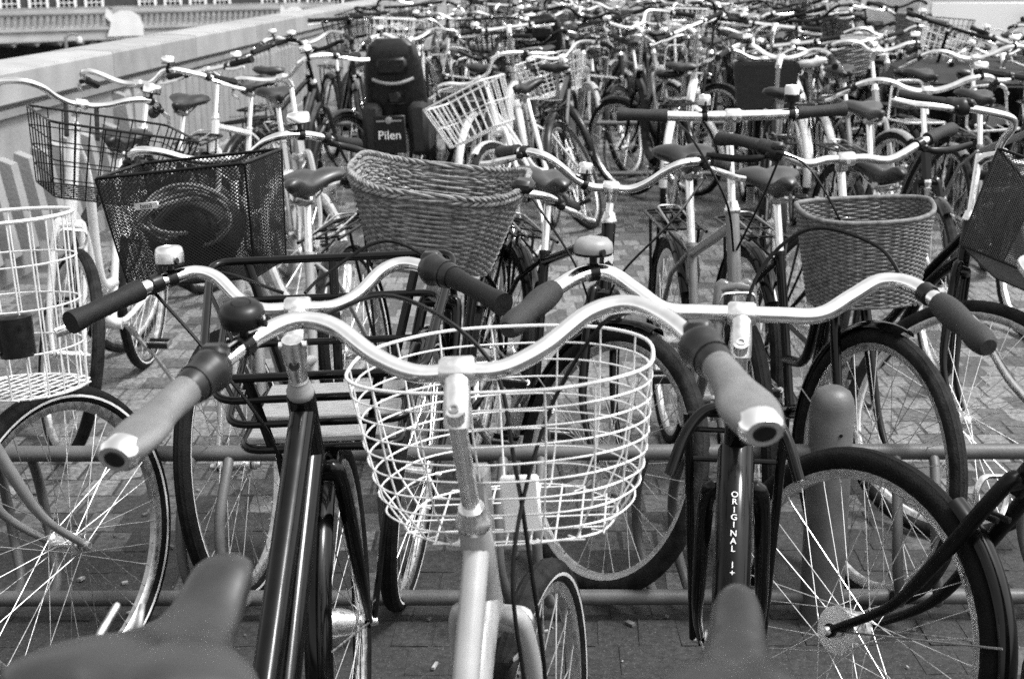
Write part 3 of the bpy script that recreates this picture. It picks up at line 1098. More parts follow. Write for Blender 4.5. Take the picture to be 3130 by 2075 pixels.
def carrier_geo(gm, m="wire_black", n=6, w=0.065):
    g = G(m)
    z = gm["R"] * 2 + 0.06
    y0, y1 = gm["rear"][1] + 0.20, gm["rear"][1] - 0.22
    g.tube(fillet([(-w, y0, z), (-w, y1, z), (w, y1, z), (w, y0, z)], 0.04), 0.0055, n)
    for x in (-0.025, 0.025):
        g.rod(V3(x, y0 - 0.02, z), V3(x, y1, z), 0.0035, n)
    for y in (y0 - 0.05, gm["rear"][1], y1 + 0.06):
        g.rod(V3(-w, y, z), V3(w, y, z), 0.004, n)
    for s in (-1, 1):
        g.rod(V3(s * w, gm["rear"][1] - 0.08, z), gm["rear"] + V3(s * 0.068, 0, 0.01), 0.005, n)
        g.rod(V3(s * w, gm["rear"][1] + 0.08, z), gm["rear"] + V3(s * 0.068, 0, 0.01), 0.005, n)
        g.tube([V3(s * w * 0.8, y0, z), gm["st_top"] + V3(s * 0.018, -0.012, -0.01)], 0.004, n)
    # spring flap
    g.tube(fillet([(-0.04, y0 - 0.06, z + 0.012), (-0.035, y1 + 0.09, z + 0.03), (0.035, y1 + 0.09, z + 0.03), (0.04, y0 - 0.06, z + 0.012)], 0.03), 0.0032, 5, "steel_dull")
    return g


def lamp_geo(p, m="chrome", d=(0, 1, 0), r=0.03):
    g = G(m)
    g.lathe([(0, -0.05), (r * 0.45, -0.045), (r * 0.8, -0.025), (r, 0.0), (r, 0.008)], 18, org=p, axis=d)
    g.lathe([(r, 0.008), (r * 0.8, 0.013), (0, 0.016)], 18, "reflector", org=p, axis=d)
    return g


def kickstand_geo(gm, m="alu", side=-1):
    g = G(m)
    p = gm["bb"] + V3(side * 0.03, -0.06, -0.02)
    g.tube([p, p + V3(side * 0.09, -0.05, -0.13), V3(p[0] + side * 0.16, p[1] - 0.09, 0.012)], [0.009, 0.008, 0.009], 8)
    return g


# ------------------------------------------------------------------ baskets (built round a centre line: x across, y forward, z up)
def oval(u, w, d, flat=0.0, p=2.6):
    """superellipse outline in plan, u 0..1; flat>0 squares off the rear"""
    t = 2 * math.pi * u
    c, s = math.cos(t), math.sin(t)
    x = math.copysign(abs(c) ** (2 / p), c) * w / 2
    y = math.copysign(abs(s) ** (2 / p), s) * d / 2
    if flat and y < 0:
        y *= 1 - flat
    return x, y


def wire_basket(parent, M, c, w, d, h, taper=0.8, rings=7, ups=22, m="wire_pale", r=0.0022, rim_r=0.0036, flat=0.3, p=2.6, tilt=0.0, each=True, floor=7, name="basket", rim_drop=0.0, bulge=1.0):
    c = np.asarray(c, float)

    def S(u, t):
        k = taper + (1 - taper) * max(0.0, min(1.0, t)) ** bulge
        x, y = oval(u, w * k, d * k, flat, p)
        x += 0.0018 * math.sin(7 * u * 6.283 + 5 * t) * (bulge < 1); y += 0.0018 * math.cos(5 * u * 6.283 + 9 * t) * (bulge < 1)
        return c + V3(x, y, -h + h * t + tilt * y - rim_drop * max(0, t - 0.8) * 5 * max(0, y / d * 2))
    rim = G(m)
    rim.tube([S(u, 1) for u in np.linspace(0, 1, 64, endpoint=False)], rim_r, 8, closed=True)
    b = put(rim, name, parent, M)
    parts = []
    for i in range(rings):
        t = i / rings
        g = G(m); g.tube([S(u, t) for u in np.linspace(0, 1, 56, endpoint=False)], r if i else r * 1.2, 5, closed=True)
        parts.append(g)
    for i in range(ups):
        u = (i + 0.5) / ups
        g = G(m)
        pts = [S(u, t) * np.array([1, 1, 1]) for t in np.linspace(1, 0, 5)]
        k = pts[-1]
        if each:
            pts.append(k + (c + V3(0, 0, -h) - k) * 0.12)
        g.tube(pts, r, 5)
        parts.append(g)
    for i in range(floor):
        f = -1 + 2 * (i + 0.5) / floor
        x = f * w * taper / 2
        ys = [S(u, 0)[1] - c[1] for u in np.linspace(0, 1, 200) if abs(S(u, 0)[0] - c[0] - x) < w * 0.03]
        if not ys:
            continue
        g = G(m); g.rod(c + V3(x, min(ys), -h + tilt * min(ys)), c + V3(x, max(ys), -h + tilt * max(ys)), r, 5)
        parts.append(g)
        if i % 2 == 0:
            y = f * d * taper / 2 * (1 - flat * (f < 0))
            xs = [S(u, 0)[0] - c[0] for u in np.linspace(0, 1, 200) if abs(S(u, 0)[1] - c[1] - y) < d * 0.03]
            if xs:
                g = G(m); g.rod(c + V3(min(xs), y, -h + tilt * y), c + V3(max(xs), y, -h + tilt * y), r, 5)
                parts.append(g)
    if each:
        for g in parts:
            put(g, "wire", b)
    else:
        allg = G(m)
        for g in parts:
            for v in g.v:
                off = allg.n
                allg.v.append(v); allg.n += len(v)
            allg.f += [tuple(x + (off if len(g.v) == 1 else 0) for x in f) for f in g.f]
            allg.mi += [0] * len(g.f)
        allg.names = [m]
        put(allg, "wire_grid", b, kind="stuff")
    return b


def box_wire_geo(c, w, d, h, taper, nx, ny, nz, m, r=0.0022, rim_r=0.004):
    """rectangular wire basket, open on top: returns list of wires"""
    c = np.asarray(c, float)

    def cor(t):
        k = taper + (1 - taper) * t
        return [c + V3(sx * w * k / 2, sy * d * k / 2, -h * (1 - t)) for sx, sy in ((-1, -1), (1, -1), (1, 1), (-1, 1))]
    out = []
    g = G(m); g.tube(fillet(cor(1), 0.03, 4, True), rim_r, 7, closed=True); out.append(g)
    for i in range(nz):
        g = G(m); g.tube(fillet(cor(i / nz), 0.025, 4, True), r, 5, closed=True); out.append(g)
    a, b = cor(1), cor(0)
    for (i, j, n) in ((0, 1, nx), (1, 2, ny), (2, 3, nx), (3, 0, ny)):
        for q in range(n):
            t = (q + 0.5) / n
            g = G(m); g.rod(a[i] + (a[j] - a[i]) * t, b[i] + (b[j] - b[i]) * t, r, 5); out.append(g)
    for q in range(nx):
        t = (q + 0.5) / nx
        g = G(m); g.rod(b[0] + (b[1] - b[0]) * t, b[3] + (b[2] - b[3]) * t, r, 5); out.append(g)
    for q in range(ny):
        t = (q + 0.5) / ny
        g = G(m); g.rod(b[0] + (b[3] - b[0]) * t, b[1] + (b[2] - b[1]) * t, r, 5); out.append(g)
    return out


def mesh_panel(g, p00, p10, p11, p01, cell, r):
    """expanded-metal panel: two families of slanting strands clipped to the quad"""
    p00, p10, p11, p01 = [np.asarray(p, float) for p in (p00, p10, p11, p01)]
    W = (np.linalg.norm(p10 - p00) + np.linalg.norm(p11 - p01)) / 2
    H = (np.linalg.norm(p01 - p00) + np.linalg.norm(p11 - p10)) / 2

    def pt(s, t):
        return (p00 * (1 - s) + p10 * s) * (1 - t) + (p01 * (1 - s) + p11 * s) * t
    k = 1.25
    for sg in (1, -1):
        c0 = -H * k if sg > 0 else 0
        c1 = W if sg > 0 else W + H * k
        c = c0
        while c < c1:
            # x = c + sg*k*y
            y0, y1 = 0.0, H
            for lim in (0.0, W):
                pass
            ys = sorted([(0 - c) / (sg * k), (W - c) / (sg * k)])
            a, b = max(y0, ys[0]), min(y1, ys[1])
            if b - a > 0.002:
                xa, xb = c + sg * k * a, c + sg * k * b
                g.tube([pt(xa / W, a / H), pt(xb / W, b / H)], r, 3, cap=False)
            c += cell


def woven(g, S, rows, stakes, r, amp, m, cen, u0=0.0, u1=1.0, closed=True, n=5, jit=0.0):
    """strands woven in and out between stakes over the surface S(u,t)"""
    sub = 2
    K = stakes * sub
    for j in range(rows):
        t = (j + 0.5) / rows
        pts = []
        for i in range(K if closed else K + 1):
            u = u0 + (u1 - u0) * i / K
            p = S(u, t)
            d = p - cen; d[2] = 0; l = np.linalg.norm(d); d = d / max(l, 1e-6)
            ph = math.pi * (i / sub) + math.pi * (j % 2)
            pts.append(p + d * amp * math.cos(ph) + V3(0, 0, RNG.uniform(-jit, jit)))
        g.tube(pts, r, n, m, closed=closed)


def plait(g, P, r, w, turns, m, n=6, strands=3, closed=True):
    """plaited rim: strands weaving round a centre line"""
    P = np.asarray(P)
    k = len(P)
    for s in range(strands):
        pts = []
        for i in range(k):
            a, b = P[(i - 1) % k] if closed or i > 0 else P[0], P[(i + 1) % k] if closed or i < k - 1 else P[-1]
            t = b - a; t /= max(np.linalg.norm(t), 1e-9)
            side = np.cross(t, V3(0, 0, 1)); side /= max(np.linalg.norm(side), 1e-9)
            up = np.cross(side, t)
            ph = 2 * math.pi * (turns * i / k + s / strands)
            pts.append(P[i] + side * w * math.sin(2 * ph) * 0.45 + up * w * math.cos(ph))
        g.tube(pts, r, n, m, closed=closed)


# ------------------------------------------------------------------ a whole hero bicycle
def world_matrix(x, y, heading, lean=0.0, z=0.0):
    return Matrix.Translation((x, y, z)) @ Matrix.Rotation(rad(-heading), 4, 'Z') @ Matrix.Rotation(rad(lean), 4, 'Y')


def bike(label, x, y, heading, steer=0.0, lean=0.0, group=None, z=0.0, **sp):
    gm = geo_of(sp)
    o = thing("bicycle", label, "bicycle", group, world_matrix(x, y, heading, lean, z))
    S = steer_matrix(gm, steer)
    SB = steer_matrix(gm, steer + sp.get("twist", 0.0))
    paint = sp.get("paint", "paint_black")
    fr = put(frame_geo(gm, sp.get("frame", "step"), paint, 12, sp.get("fat", 1.0)), "frame", o)
    put(headset_geo(gm, m=sp.get("headset", "alu"), both=False), "headset", fr)
    fk = put(fork_geo(gm, sp.get("fork", paint), 12), "fork", o, S)
    R = gm["R"]
    tw = sp.get("tw", 0.02)
    make_wheel(o, S @ Matrix.Translation(gm["hub"]), R, tw, True, sp.get("tyre", "tyre_black"), sp.get("rim", "rim_alu"), sp.get("stripe", False), sp.get("drum", 0.0), each_spoke=sp.get("each_spoke", False))
    make_wheel(o, Matrix.Translation(gm["rear"]), R, tw, True, sp.get("tyre", "tyre_black"), sp.get("rim", "rim_alu"), sp.get("stripe", False), 0.03)
    mg = sp.get("guard", paint)
    if mg:
        a0, a1 = sp.get("guard_arc", (-100, 28))
        f = put(mudguard_geo(R, a0, a1, mg, 0.024), "mudguard", o, S @ Matrix.Translation(gm["hub"]))
        g = G("steel_dull")
        for s in (-1, 1):
            e = V3(s * 0.024, -(R + 0.01) * math.sin(rad(72)), (R + 0.01) * math.cos(rad(72)))
            g.rod(V3(s * 0.052, 0, 0), e, 0.0022, 5)
        put(g, "stay", f)
    if sp.get("rear_guard", mg):
        put(mudguard_geo(R, -105, 50, sp.get("rear_guard", mg), 0.026), "mudguard", o, Matrix.Translation(gm["rear"]))
    # steering
    hb = G(sp.get("bar_mat", "chrome"))
    Pr = bar_path(sp.get("bar", "swept"), 1, gm["C"]); Pl = bar_path(sp.get("bar", "swept"), -1, gm["C"])
    hb.tube(np.vstack([Pl[::-1], Pr[1:]]), sp.get("bar_r", 0.0111), 14)
    h = put(hb, "handlebar", o, SB)
    put(stem_geo(gm, sp.get("stem_mat", "alu"), style=sp.get("stem", "ext")), "stem", h)
    gs = sp.get("grip", "round")
    for P, s in ((Pl, -1), (Pr, 1)):
        gg, pts, d = grip_geo(P, sp.get("grip_mat", "rubber_grey"), sp.get("grip_len", 0.125), gs)
        gr = put(gg, "grip", h)
        e = pts[-1]
        if gs == "ergo":
            cg = G("chrome")
            cg.tube([e - d * 0.012, e + d * 0.006, e + d * 0.012], [0.0185, 0.019, 0.015], 16, rb=[0.0245, 0.0248, 0.020], up=(0, 0, 1))
            cg.tube([e + d * 0.0122, e + d * 0.0132], [0.010, 0.009], 14, "plastic_black", rb=[0.013, 0.012], up=(0, 0, 1))
            put(cg, "end_cap", gr)
        sh = sp.get("shifter", ())
        if s in sh:
            tot = arclen(P)[-1]; L = sp.get("grip_len", 0.125)
            sg = G("plastic_dark")
            q = sub_path(P, tot - L - 0.062, tot - L + 0.004, 8)
            sg.tube(q, [0.0165, 0.0225, 0.0265, 0.0265, 0.023, 0.0225, 0.0215, 0.0215, 0.019], 18)
            sg.tube(sub_path(P, tot - L - 0.018, tot - L - 0.012, 2), 0.0232, 18)
            m0 = at_len(P, tot - L - 0.045)
            sg.box(m0 + V3(0, 0.012, 0.016), (0.035, 0.03, 0.022), bevel=0.007)
            put(sg, "gear_shifter", h)
        if s in sp.get("lever", (-1, 1)):
            put(lever_geo(P, s, sp.get("grip_len", 0.125), sp.get("lever_mat", "alu"), long=sp.get("lever_long", 0.0), drop=sp.get("lever_drop", 0.0)), "brake_lever", h)
    for (side, s, m, r, flat, tilt) in sp.get("bells", ()):
        put(bell_geo(Pl if side < 0 else Pr, s, m, r, flat, sp.get("bell_off", 0.03), tilt), "bell", h)
    for c in sp.get("cables", ()):
        g = G("wire_black"); g.tube(spline([np.asarray(p) + gm["C"] for p in c], 8), 0.0031, 6)
        put(g, "cable", h)
    # seat and drive
    sd = put(saddle_geo(gm, sp.get("saddle", "saddle_vinyl"), True, sp.get("saddle_w", 1.0), tilt=sp.get("saddle_tilt", 0.0), sport=sp.get("sport", False), dx=sp.get("saddle_dx", 0.0), yaw=sp.get("saddle_yaw", 0.0)), "saddle", o)
    put(crank_geo(gm, ang=sp.get("crank", 40), case=sp.get("case")), "crankset", o)
    if sp.get("case"):
        put(chaincase_geo(gm, sp["case"]), "chain_case", o)
    if sp.get("carrier", "wire_black"):
        put(carrier_geo(gm, sp.get("carrier", "wire_black")), "rear_carrier", o)
    if sp.get("kick", True):
        put(kickstand_geo(gm, "steel_dull"), "kickstand", o)
    if sp.get("lamp"):
        put(lamp_geo(gm["ax"](gm["zc"] + 0.03) + V3(0, 0.07, 0.02), sp["lamp"]), "front_lamp", o, S)
    if sp.get("calliper"):
        g = G("alu")
        c = gm["ax"](gm["zc"] - 0.01) + V3(0, 0.03, 0)
        for s in (-1, 1):
            g.tube(spline([c + V3(0, 0.01, 0.01), c + V3(s * 0.04, 0.012, 0.005), c + V3(s * 0.045, 0.012, -0.035), c + V3(s * 0.022, 0.0, -0.06)], 4), [0.006, 0.007, 0.006, 0.006], 7, rb=0.004, up=(0, 1, 0))
            g.box(c + V3(s * 0.017, 0, -0.06), (0.01, 0.045, 0.011), "rubber_black", bevel=0.002)
        put(g, "brake_calliper", o, S)
    return o, gm, S, SB, h

# ------------------------------------------------------------------ bicycles on the near side of the first rack (backs to the camera)
NEAR = "bicycles standing on the near side of the first rack"
FACE = "bicycles facing out of the first rack"

# pale step-through bicycle with the oval wire basket
o, gm, S, SB, h = bike("pale step-through bicycle with chrome swept handlebar and oval white wire basket", 0.036, 1.92, 9, 6, -2.5, NEAR, twist=-10,
                       paint="paint_pale", frame="step", fat=1.15, head=67, bar="north", bar_z=1.09, rise=0.035, reach=0.045, grip="ergo", grip_mat="leather_grip", grip_len=0.135,
                       shifter=(-1, 1), lever=(), guard="paint_white", guard_arc=(-100, -50), rear_guard="paint_white", tyre="tyre_dusty", stripe=True, bells=((-1, 0.30, "plastic_black", 0.027, True, (0.1, -0.25, 1)),), bell_off=0.034,
                       saddle_back=0.12, saddle_z=0.80, wb=1.14, kick=True, each_spoke=True, calliper=True,
                       cables=([(0.21, 0.06, 0.05), (0.16, 0.13, 0.01), (0.09, 0.12, -0.10), (0.045, 0.03, -0.25), (0.05, 0.0, -0.40), (0.055, 0.03, -0.52)],
                               [(-0.2, 0.06, 0.05), (-0.1, 0.16, 0.06), (0.02, 0.13, -0.02), (0.05, 0.08, -0.15), (0.065, 0.05, -0.30), (0.07, 0.06, -0.43), (0.055, 0.1, -0.5)]))
wire_basket(o, SB, gm["C"] + V3(0.03, 0.165, -0.035), 0.40, 0.31, 0.215, taper=0.70, rings=9, ups=17, flat=0.25, p=2.3, tilt=0.06, r=0.0014, rim_r=0.0024, floor=9, bulge=0.42)
g = G("plastic_grey"); g.box(gm["ax"](0.86) + V3(0, 0.045, 0), (0.03, 0.05, 0.16), bevel=0.004); g.box(gm["ax"](0.86) + V3(0.05, 0.075, 0.02), (0.05, 0.012, 0.075), "print_white", bevel=0.003)
put(g, "basket_bracket", o, SB)

# black bicycle with the plank-floored front carrier
o, gm, S, SB, h = bike("black bicycle with wood plank front carrier and wide chrome handlebar", -0.315, 2.48, 2, -3, -1.0, NEAR,
                       paint="paint_black", frame="twin", fat=1.3, head=67, bar="north_wide", bar_z=1.018, rise=0.04, reach=0.085, stem="adjust", grip="round", grip_mat="rubber_black", grip_len=0.135,
                       shifter=(1,), lever=(-1,), guard="paint_black", tyre="tyre_black", bells=((-1, 0.238, "alu", 0.023, False, (0, 0.05, 1)),), bell_off=0.026, headset="plastic_grey",
                       saddle="saddle_grey", saddle_z=0.975, seat_angle=51, seat_tube=0.52, saddle_w=1.12, saddle_dx=0.085, saddle_yaw=9, wb=1.27, carrier=None, drum=0.03,
                       cables=([(0.25, 0.04, 0.04), (0.14, 0.10, 0.085), (0.04, 0.06, 0.04), (0.01, 0.02, 0.02)], [(-0.24, 0.04, 0.04), (-0.14, 0.07, 0.05), (-0.03, 0.05, 0.015)],
                               [(-0.24, 0.03, 0.035), (-0.15, -0.02, -0.06), (-0.06, -0.03, -0.2), (-0.03, 0.0, -0.35), (0.0, 0.06, -0.42)]))
fc = put(G("paint_black").rod(gm["ax"](0.74) + V3(0, 0.03, 0), gm["ax"](0.74) + V3(0, 0.11, -0.01), 0.012, 10), "front_carrier", o, S)
zf, y0 = 0.735, -0.115


def crate(t):
    """rail ring at height fraction t; the crate flares outwards and its front stands higher"""
    wn_, wf_ = 0.14 + 0.05 * t, 0.14 + 0.10 * t
    return [V3(-wn_, y0 - 0.03 * t, zf + 0.14 * t), V3(wn_, y0 - 0.03 * t, zf + 0.14 * t), V3(wf_, y0 + 0.32 + 0.05 * t, zf + 0.015 + 0.25 * t), V3(-wf_, y0 + 0.32 + 0.05 * t, zf + 0.015 + 0.25 * t)]


for t, r in ((0.0, 0.008), (0.36, 0.007), (0.70, 0.007), (1.0, 0.008)):
    g = G("paint_black"); g.tube(fillet(crate(t), 0.045, 6, True), r, 10, closed=True); put(g, "rail", fc)
a, b = crate(0), crate(1)
for (i, j, fr_) in ((0, 1, (0.2, 0.8)), (1, 2, (0.3, 0.75)), (2, 3, (0.15, 0.5, 0.85)), (3, 0, (0.25, 0.7))):
    for q in fr_:
        g = G("paint_black"); g.tube([a[i] + (a[j] - a[i]) * q, b[i] + (b[j] - b[i]) * q], 0.009, 8, rb=0.0035, up=(b[j] - b[i])); put(g, "upright", fc)
for k in range(3):
    yy = y0 + 0.055 + k * 0.105
    g = G("wood"); g.box((0, yy, zf + 0.012 + 0.005 * k), (0.262, 0.088, 0.014), bevel=0.003); put(g, "plank", fc)
g = G("paint_black"); g.rod(V3(-0.05, 0.02, 0.70), V3(-0.05, 0.16, 0.735), 0.006, 8); g.rod(V3(0.05, 0.02, 0.70), V3(0.05, 0.16, 0.735), 0.006, 8)
for s in (-1, 1):
    g.rod(gm["hub"] + V3(s * 0.058, 0, 0), V3(s * 0.12, 0.09, zf), 0.0065, 8)
put(g, "stay", fc)

# black bicycle with lettering on its tube
o, gm, S, SB, h = bike("black bicycle with white lettering down its frame tube and contoured grips", 0.395, 2.40, 9, 0, 0.0, NEAR,
                       paint="paint_black", frame="mono", fat=1.05, head=65, bar="level", bar_z=1.045, rise=0.035, reach=0.045, grip="contour", grip_mat="rubber_grey", grip_len=0.135, bar_r=0.0125,
                       shifter=(), lever=(1,), lever_mat="alu", lever_long=0.05, lever_drop=0.03, guard="paint_black", tyre="tyre_dusty", bells=((-1, 0.245, "plastic_grey", 0.030, True, (0.0, 0.0, 1)),), bell_off=0.032,
                       saddle="saddle_vinyl", sport=True, saddle_z=0.985, seat_angle=53, seat_tube=0.52, wb=1.29, carrier=None, drum=0.0,
                       cables=([(0.24, 0.02, 0.045), (0.2, 0.1, 0.09), (0.1, 0.17, 0.10), (0.02, 0.15, 0.02), (0.0, 0.1, -0.12)],))
# lettering lies on the upper side of the down tube, reading downwards
lo, hi = gm["ht0"] + gm["a"] * 0.035, gm["ht1"] - gm["a"] * 0.03
mp_ = (lo + hi) / 2
tube_pts = spline([mp_, mp_ + V3(0, -0.12, -0.1), gm["bb"] + V3(0, 0.2, 0.13), gm["bb"] + V3(0, 0.02, 0.03)], 7)
L0 = arclen(tube_pts)[-1]
word = "ORIGINAL 1+"
for i, ch in enumerate(word):
    if ch == " ":
        continue
    s = 0.098 + i * 0.0118
    p = at_len(tube_pts, s); q = at_len(tube_pts, s + 0.01); t = q - p; t /= np.linalg.norm(t)
    nrm = np.cross(t, V3(1, 0, 0)); nrm = -nrm if nrm[2] < 0 else nrm
    text("letter", ch, 0.0135, [c for c in o.children if c.name.startswith("frame")][0], frame_matrix(p + nrm * 0.0292, (1, 0, 0), -t))
g = G("paint_black")
for s in (-1, 1):
    g.tube(spline([gm["hub"] + V3(s * 0.062, 0, 0), V3(s * 0.075, -0.02, 0.6), V3(s * 0.085, 0.0, 0.78)], 4), 0.0085, 10)
    g.tube(spline([V3(0, -0.03, 0.80), V3(s * 0.05, -0.035, 0.80), V3(s * 0.085, -0.06, 0.765), V3(s * 0.11, -0.10, 0.70)], 5), 0.0105, 10)
for z in (0.70, 0.755, 0.78):
    g.rod(V3(-0.085, 0.0 if z > .77 else -0.01, z), V3(0.085, 0.0 if z > .77 else -0.01, z), 0.005, 8)
put(g, "front_carrier", o, S)

# grey forked bicycle at the left with round wire basket
o, gm, S, SB, h = bike("grey bicycle with striped tyre and round white wire basket by the capped rack", -0.955, 2.86, 36, -13, 0.0, NEAR,
                       paint="paint_grey", frame="step", head=66, rake=0.07, bar="swept", bar_z=1.06, grip_mat="rubber_black", tyre="tyre_black", tw=0.021, stripe=True, rim="rim_alu", guard=None, rear_guard="paint_grey", each_spoke=True, lamp=None)
wire_basket(o, SB, gm["C"] + V3(-0.03, 0.275, 0.0), 0.33, 0.29, 0.36, taper=0.88, rings=4, ups=20, flat=0.2, p=2.2, r=0.0021, rim_r=0.0042, floor=11)
g = G("plastic_grey"); g.box(gm["C"] + V3(0.0, 0.17, -0.24), (0.09, 0.03, 0.05), bevel=0.008); g.rod(gm["C"] + V3(0, 0.02, -0.02), gm["C"] + V3(0, 0.17, -0.24), 0.006); put(g, "basket_bracket", o, SB)
g = G("plastic_black"); g.lathe([(0, 0), (0.035, 0), (0.037, 0.08), (0.03, 0.085), (0, 0.085)], 16, org=gm["C"] + V3(0.06, 0.2, -0.27)); put(g, "lock_case", o, SB)

# dark bicycle at the right with front wheel turned hard over
o, gm, S, SB, h = bike("black bicycle with drum brake hub and front wheel turned hard towards the rack post", 0.557, 2.43, -27, -8, 16, NEAR,
                       paint="paint_black_matt", frame="mono", fat=1.1, head=63, rake=0.075, bar="swept", bar_z=1.05, grip_mat="rubber_black", tyre="tyre_black", tw=0.0235, drum=0.045, guard="paint_black", guard_arc=(-95, -28), each_spoke=True, calliper=True)
# ------------------------------------------------------------------ bicycles in the far side of the first rack, facing the camera
# white bicycle with black wire basket by the parapet
o, gm, S, SB, h = bike("white bicycle with rectangular black wire basket beside the stone parapet", -1.47, 4.42, 180, -32, -1, FACE,
                       paint="paint_white", frame="step", fat=1.2, head=70, ht=0.30, bar="swept", bar_z=1.12, rise=0.02, grip_mat="rubber_black", tyre="tyre_dusty", stripe=True, guard=None, rear_guard="paint_white",
                       bells=((-1, 0.24, "chrome", 0.03, False, (0, 0, 1)),), calliper=True, each_spoke=True, lever=(-1, 1))
bw = box_wire_geo(gm["C"] + V3(-0.04, 0.25, -0.02), 0.46, 0.36, 0.23, 0.78, 10, 8, 4, "wire_black", 0.0021, 0.004)
b = put(bw[0], "basket", o, SB)
for g in bw[1:]:
    put(g, "wire", b)
g = G("plastic_black"); g.rod(gm["C"] + V3(0.05, 0, 0), gm["C"] + V3(0.05, 0.07, -0.1), 0.008); g.rod(gm["C"] + V3(-0.05, 0, 0), gm["C"] + V3(-0.05, 0.07, -0.1), 0.008); put(g, "basket_bracket", o, SB)

# bicycle with the black mesh basket
o, gm, S, SB, h = bike("pale bicycle with black steel mesh basket holding a bag", -0.655, 3.36, 190, -1, 7, FACE,
                       paint="paint_pale", frame="step", head=70, bar="swept", bar_z=1.08, grip_mat="rubber_black", tyre="tyre_black", tw=0.021, stripe=True, guard=None, rear_guard="paint_dark", saddle="saddle_grey",
                       bells=((-1, 0.25, "chrome", 0.03, False, (0, 0, 1)),), each_spoke=True, lever_mat="plastic_black")


def mesh_basket(o, SB, c, w, d, h, tp, badge=None, cell=0.0105):
    fr_ = G("wire_black")

    def cor(t):
        k = tp + (1 - tp) * t
        return [c + V3(sx * w * k / 2, sy * d * k / 2, -h * (1 - t)) for sx, sy in ((-1, -1), (1, -1), (1, 1), (-1, 1))]
    T, B = cor(1), cor(0)
    fr_.tube(fillet(T, 0.015, 4, True), 0.004, 8, closed=True)
    b = put(fr_, "basket", o, SB)
    g = G("wire_black"); g.tube(fillet(B, 0.015, 4, True), 0.0032, 6, closed=True)
    for i in range(4):
        g.rod(T[i], B[i], 0.003, 6)
    put(g, "basket_frame", b)
    for i in range(4):
        j = (i + 1) % 4
        g = G("wire_black"); mesh_panel(g, B[i], B[j], T[j], T[i], cell, 0.0012); put(g, "mesh_side", b, kind="stuff")
    g = G("wire_black"); mesh_panel(g, B[0], B[1], B[2], B[3], cell, 0.0012); put(g, "mesh_floor", b, kind="stuff")
    return b, T, B


b, T, B = mesh_basket(o, SB, gm["C"] + V3(0, 0.21, 0.02), 0.37, 0.27, 0.27, 0.86)
pc = (T[2] + T[3]) / 2 * 0.72 + (B[2] + B[3]) / 2 * 0.28 + V3(0.07, 0.006, 0)
g = G("alu"); g.box(pc, (0.062, 0.006, 0.018), bevel=0.002); bd_ = put(g, "badge", b)
text("lettering", "basil", 0.017, bd_, frame_matrix(pc + V3(0, 0.0036, 0), (-1, 0, 0), (0, 0, 1)), m="plastic_black")
# things lying in the basket
bag = G("cloth_dark")
rings = []
for i in range(9):
    t = i / 8
    rr = 0.09 * math.sin(math.pi * min(1, t * 0.9 + 0.08)) ** 0.6
    rings.append([gm["C"] + V3(1.35 * rr * math.cos(a) * (1 + 0.12 * math.sin(3 * a + t * 4)) + 0.01, 0.21 + rr * math.sin(a) * (1 + 0.15 * math.cos(2 * a + t * 3)), -0.24 + 0.19 * t) for a in np.linspace(0, 2 * math.pi, 18, endpoint=False)])
bag.loft(rings)
bo = put(bag, "bag", None, o.matrix_world @ SB)
tag(bo, "crumpled dark bag lying in the black mesh basket", "bag")
rp = G("plastic_grey")
pts = []
for i in range(60):
    a = i * 0.42
    pts.append(gm["C"] + V3(0.11 * math.cos(a), 0.29 + 0.02 * math.sin(i * 0.9), -0.12 + 0.06 * math.sin(a) + 0.0008 * i))
rp.tube(spline(pts, 2), 0.006, 6)
lo_ = put(rp, "cable_lock", None, o.matrix_world @ SB)
tag(lo_, "coiled grey cable lock in the black mesh basket", "lock")

# bicycle with the big wicker basket
o, gm, S, SB, h = bike("black bicycle with large willow wicker basket with plaited rim", -0.275, 3.32, 188, -2, -5, FACE,
                       paint="paint_black", frame="step", head=70, bar="swept", bar_z=0.985, grip_mat="rubber_black", tyre="tyre_black", tw=0.021, guard="paint_black", guard_arc=(-100, 20), lamp="chrome", each_spoke=True, saddle="saddle_vinyl", stripe=True)
cw = gm["C"] + V3(0, 0.20, 0.088)


def SW(u, t):
    k = 0.66 + 0.34 * t
    x, y = oval(u, 0.405 * k, 0.28 * (0.72 + 0.28 * t), 0.0, 4.2)
    return cw + V3(x, y, -0.205 * (1 - t) - 0.10 * y * t + 0.012 * math.cos(4 * math.pi * u) * t)


st = G("wicker")
for i in range(40):
    u = (i + 0.0) / 40
    st.tube([SW(u, t) for t in np.linspace(0.0, 1.0, 6)], 0.004, 5)
b = put(st, "basket", o, SB, kind=None)
wv = G("wicker"); woven(wv, SW, 32, 40, 0.0035, 0.0048, "wicker", cw, jit=0.0008); put(wv, "weave", b, kind="stuff")
rm = G("wicker"); plait(rm, [SW(u, 1.02) for u in np.linspace(0, 1, 180, endpoint=False)], 0.0044, 0.0095, 16, "wicker", strands=5); put(rm, "plaited_rim", b)
rm = G("wicker"); plait(rm, [SW(u, 0.90) + V3(0, 0, 0) for u in np.linspace(0, 1, 120, endpoint=False)], 0.004, 0.006, 18, "wicker", strands=3); put(rm, "plaited_band", b)
fl = G("wicker")
for i in range(15):
    y = -0.1 + 0.2 * i / 14
    fl.rod(cw + V3(-0.125, y, -0.205), cw + V3(0.125, y, -0.205), 0.006, 5)
put(fl, "basket_floor", b, kind="stuff")
g = G("plastic_dark"); g.box(SW(0.47, 1.03) + V3(0.0, 0.0, 0.006), (0.05, 0.07, 0.03), bevel=0.01); put(g, "strap", b)

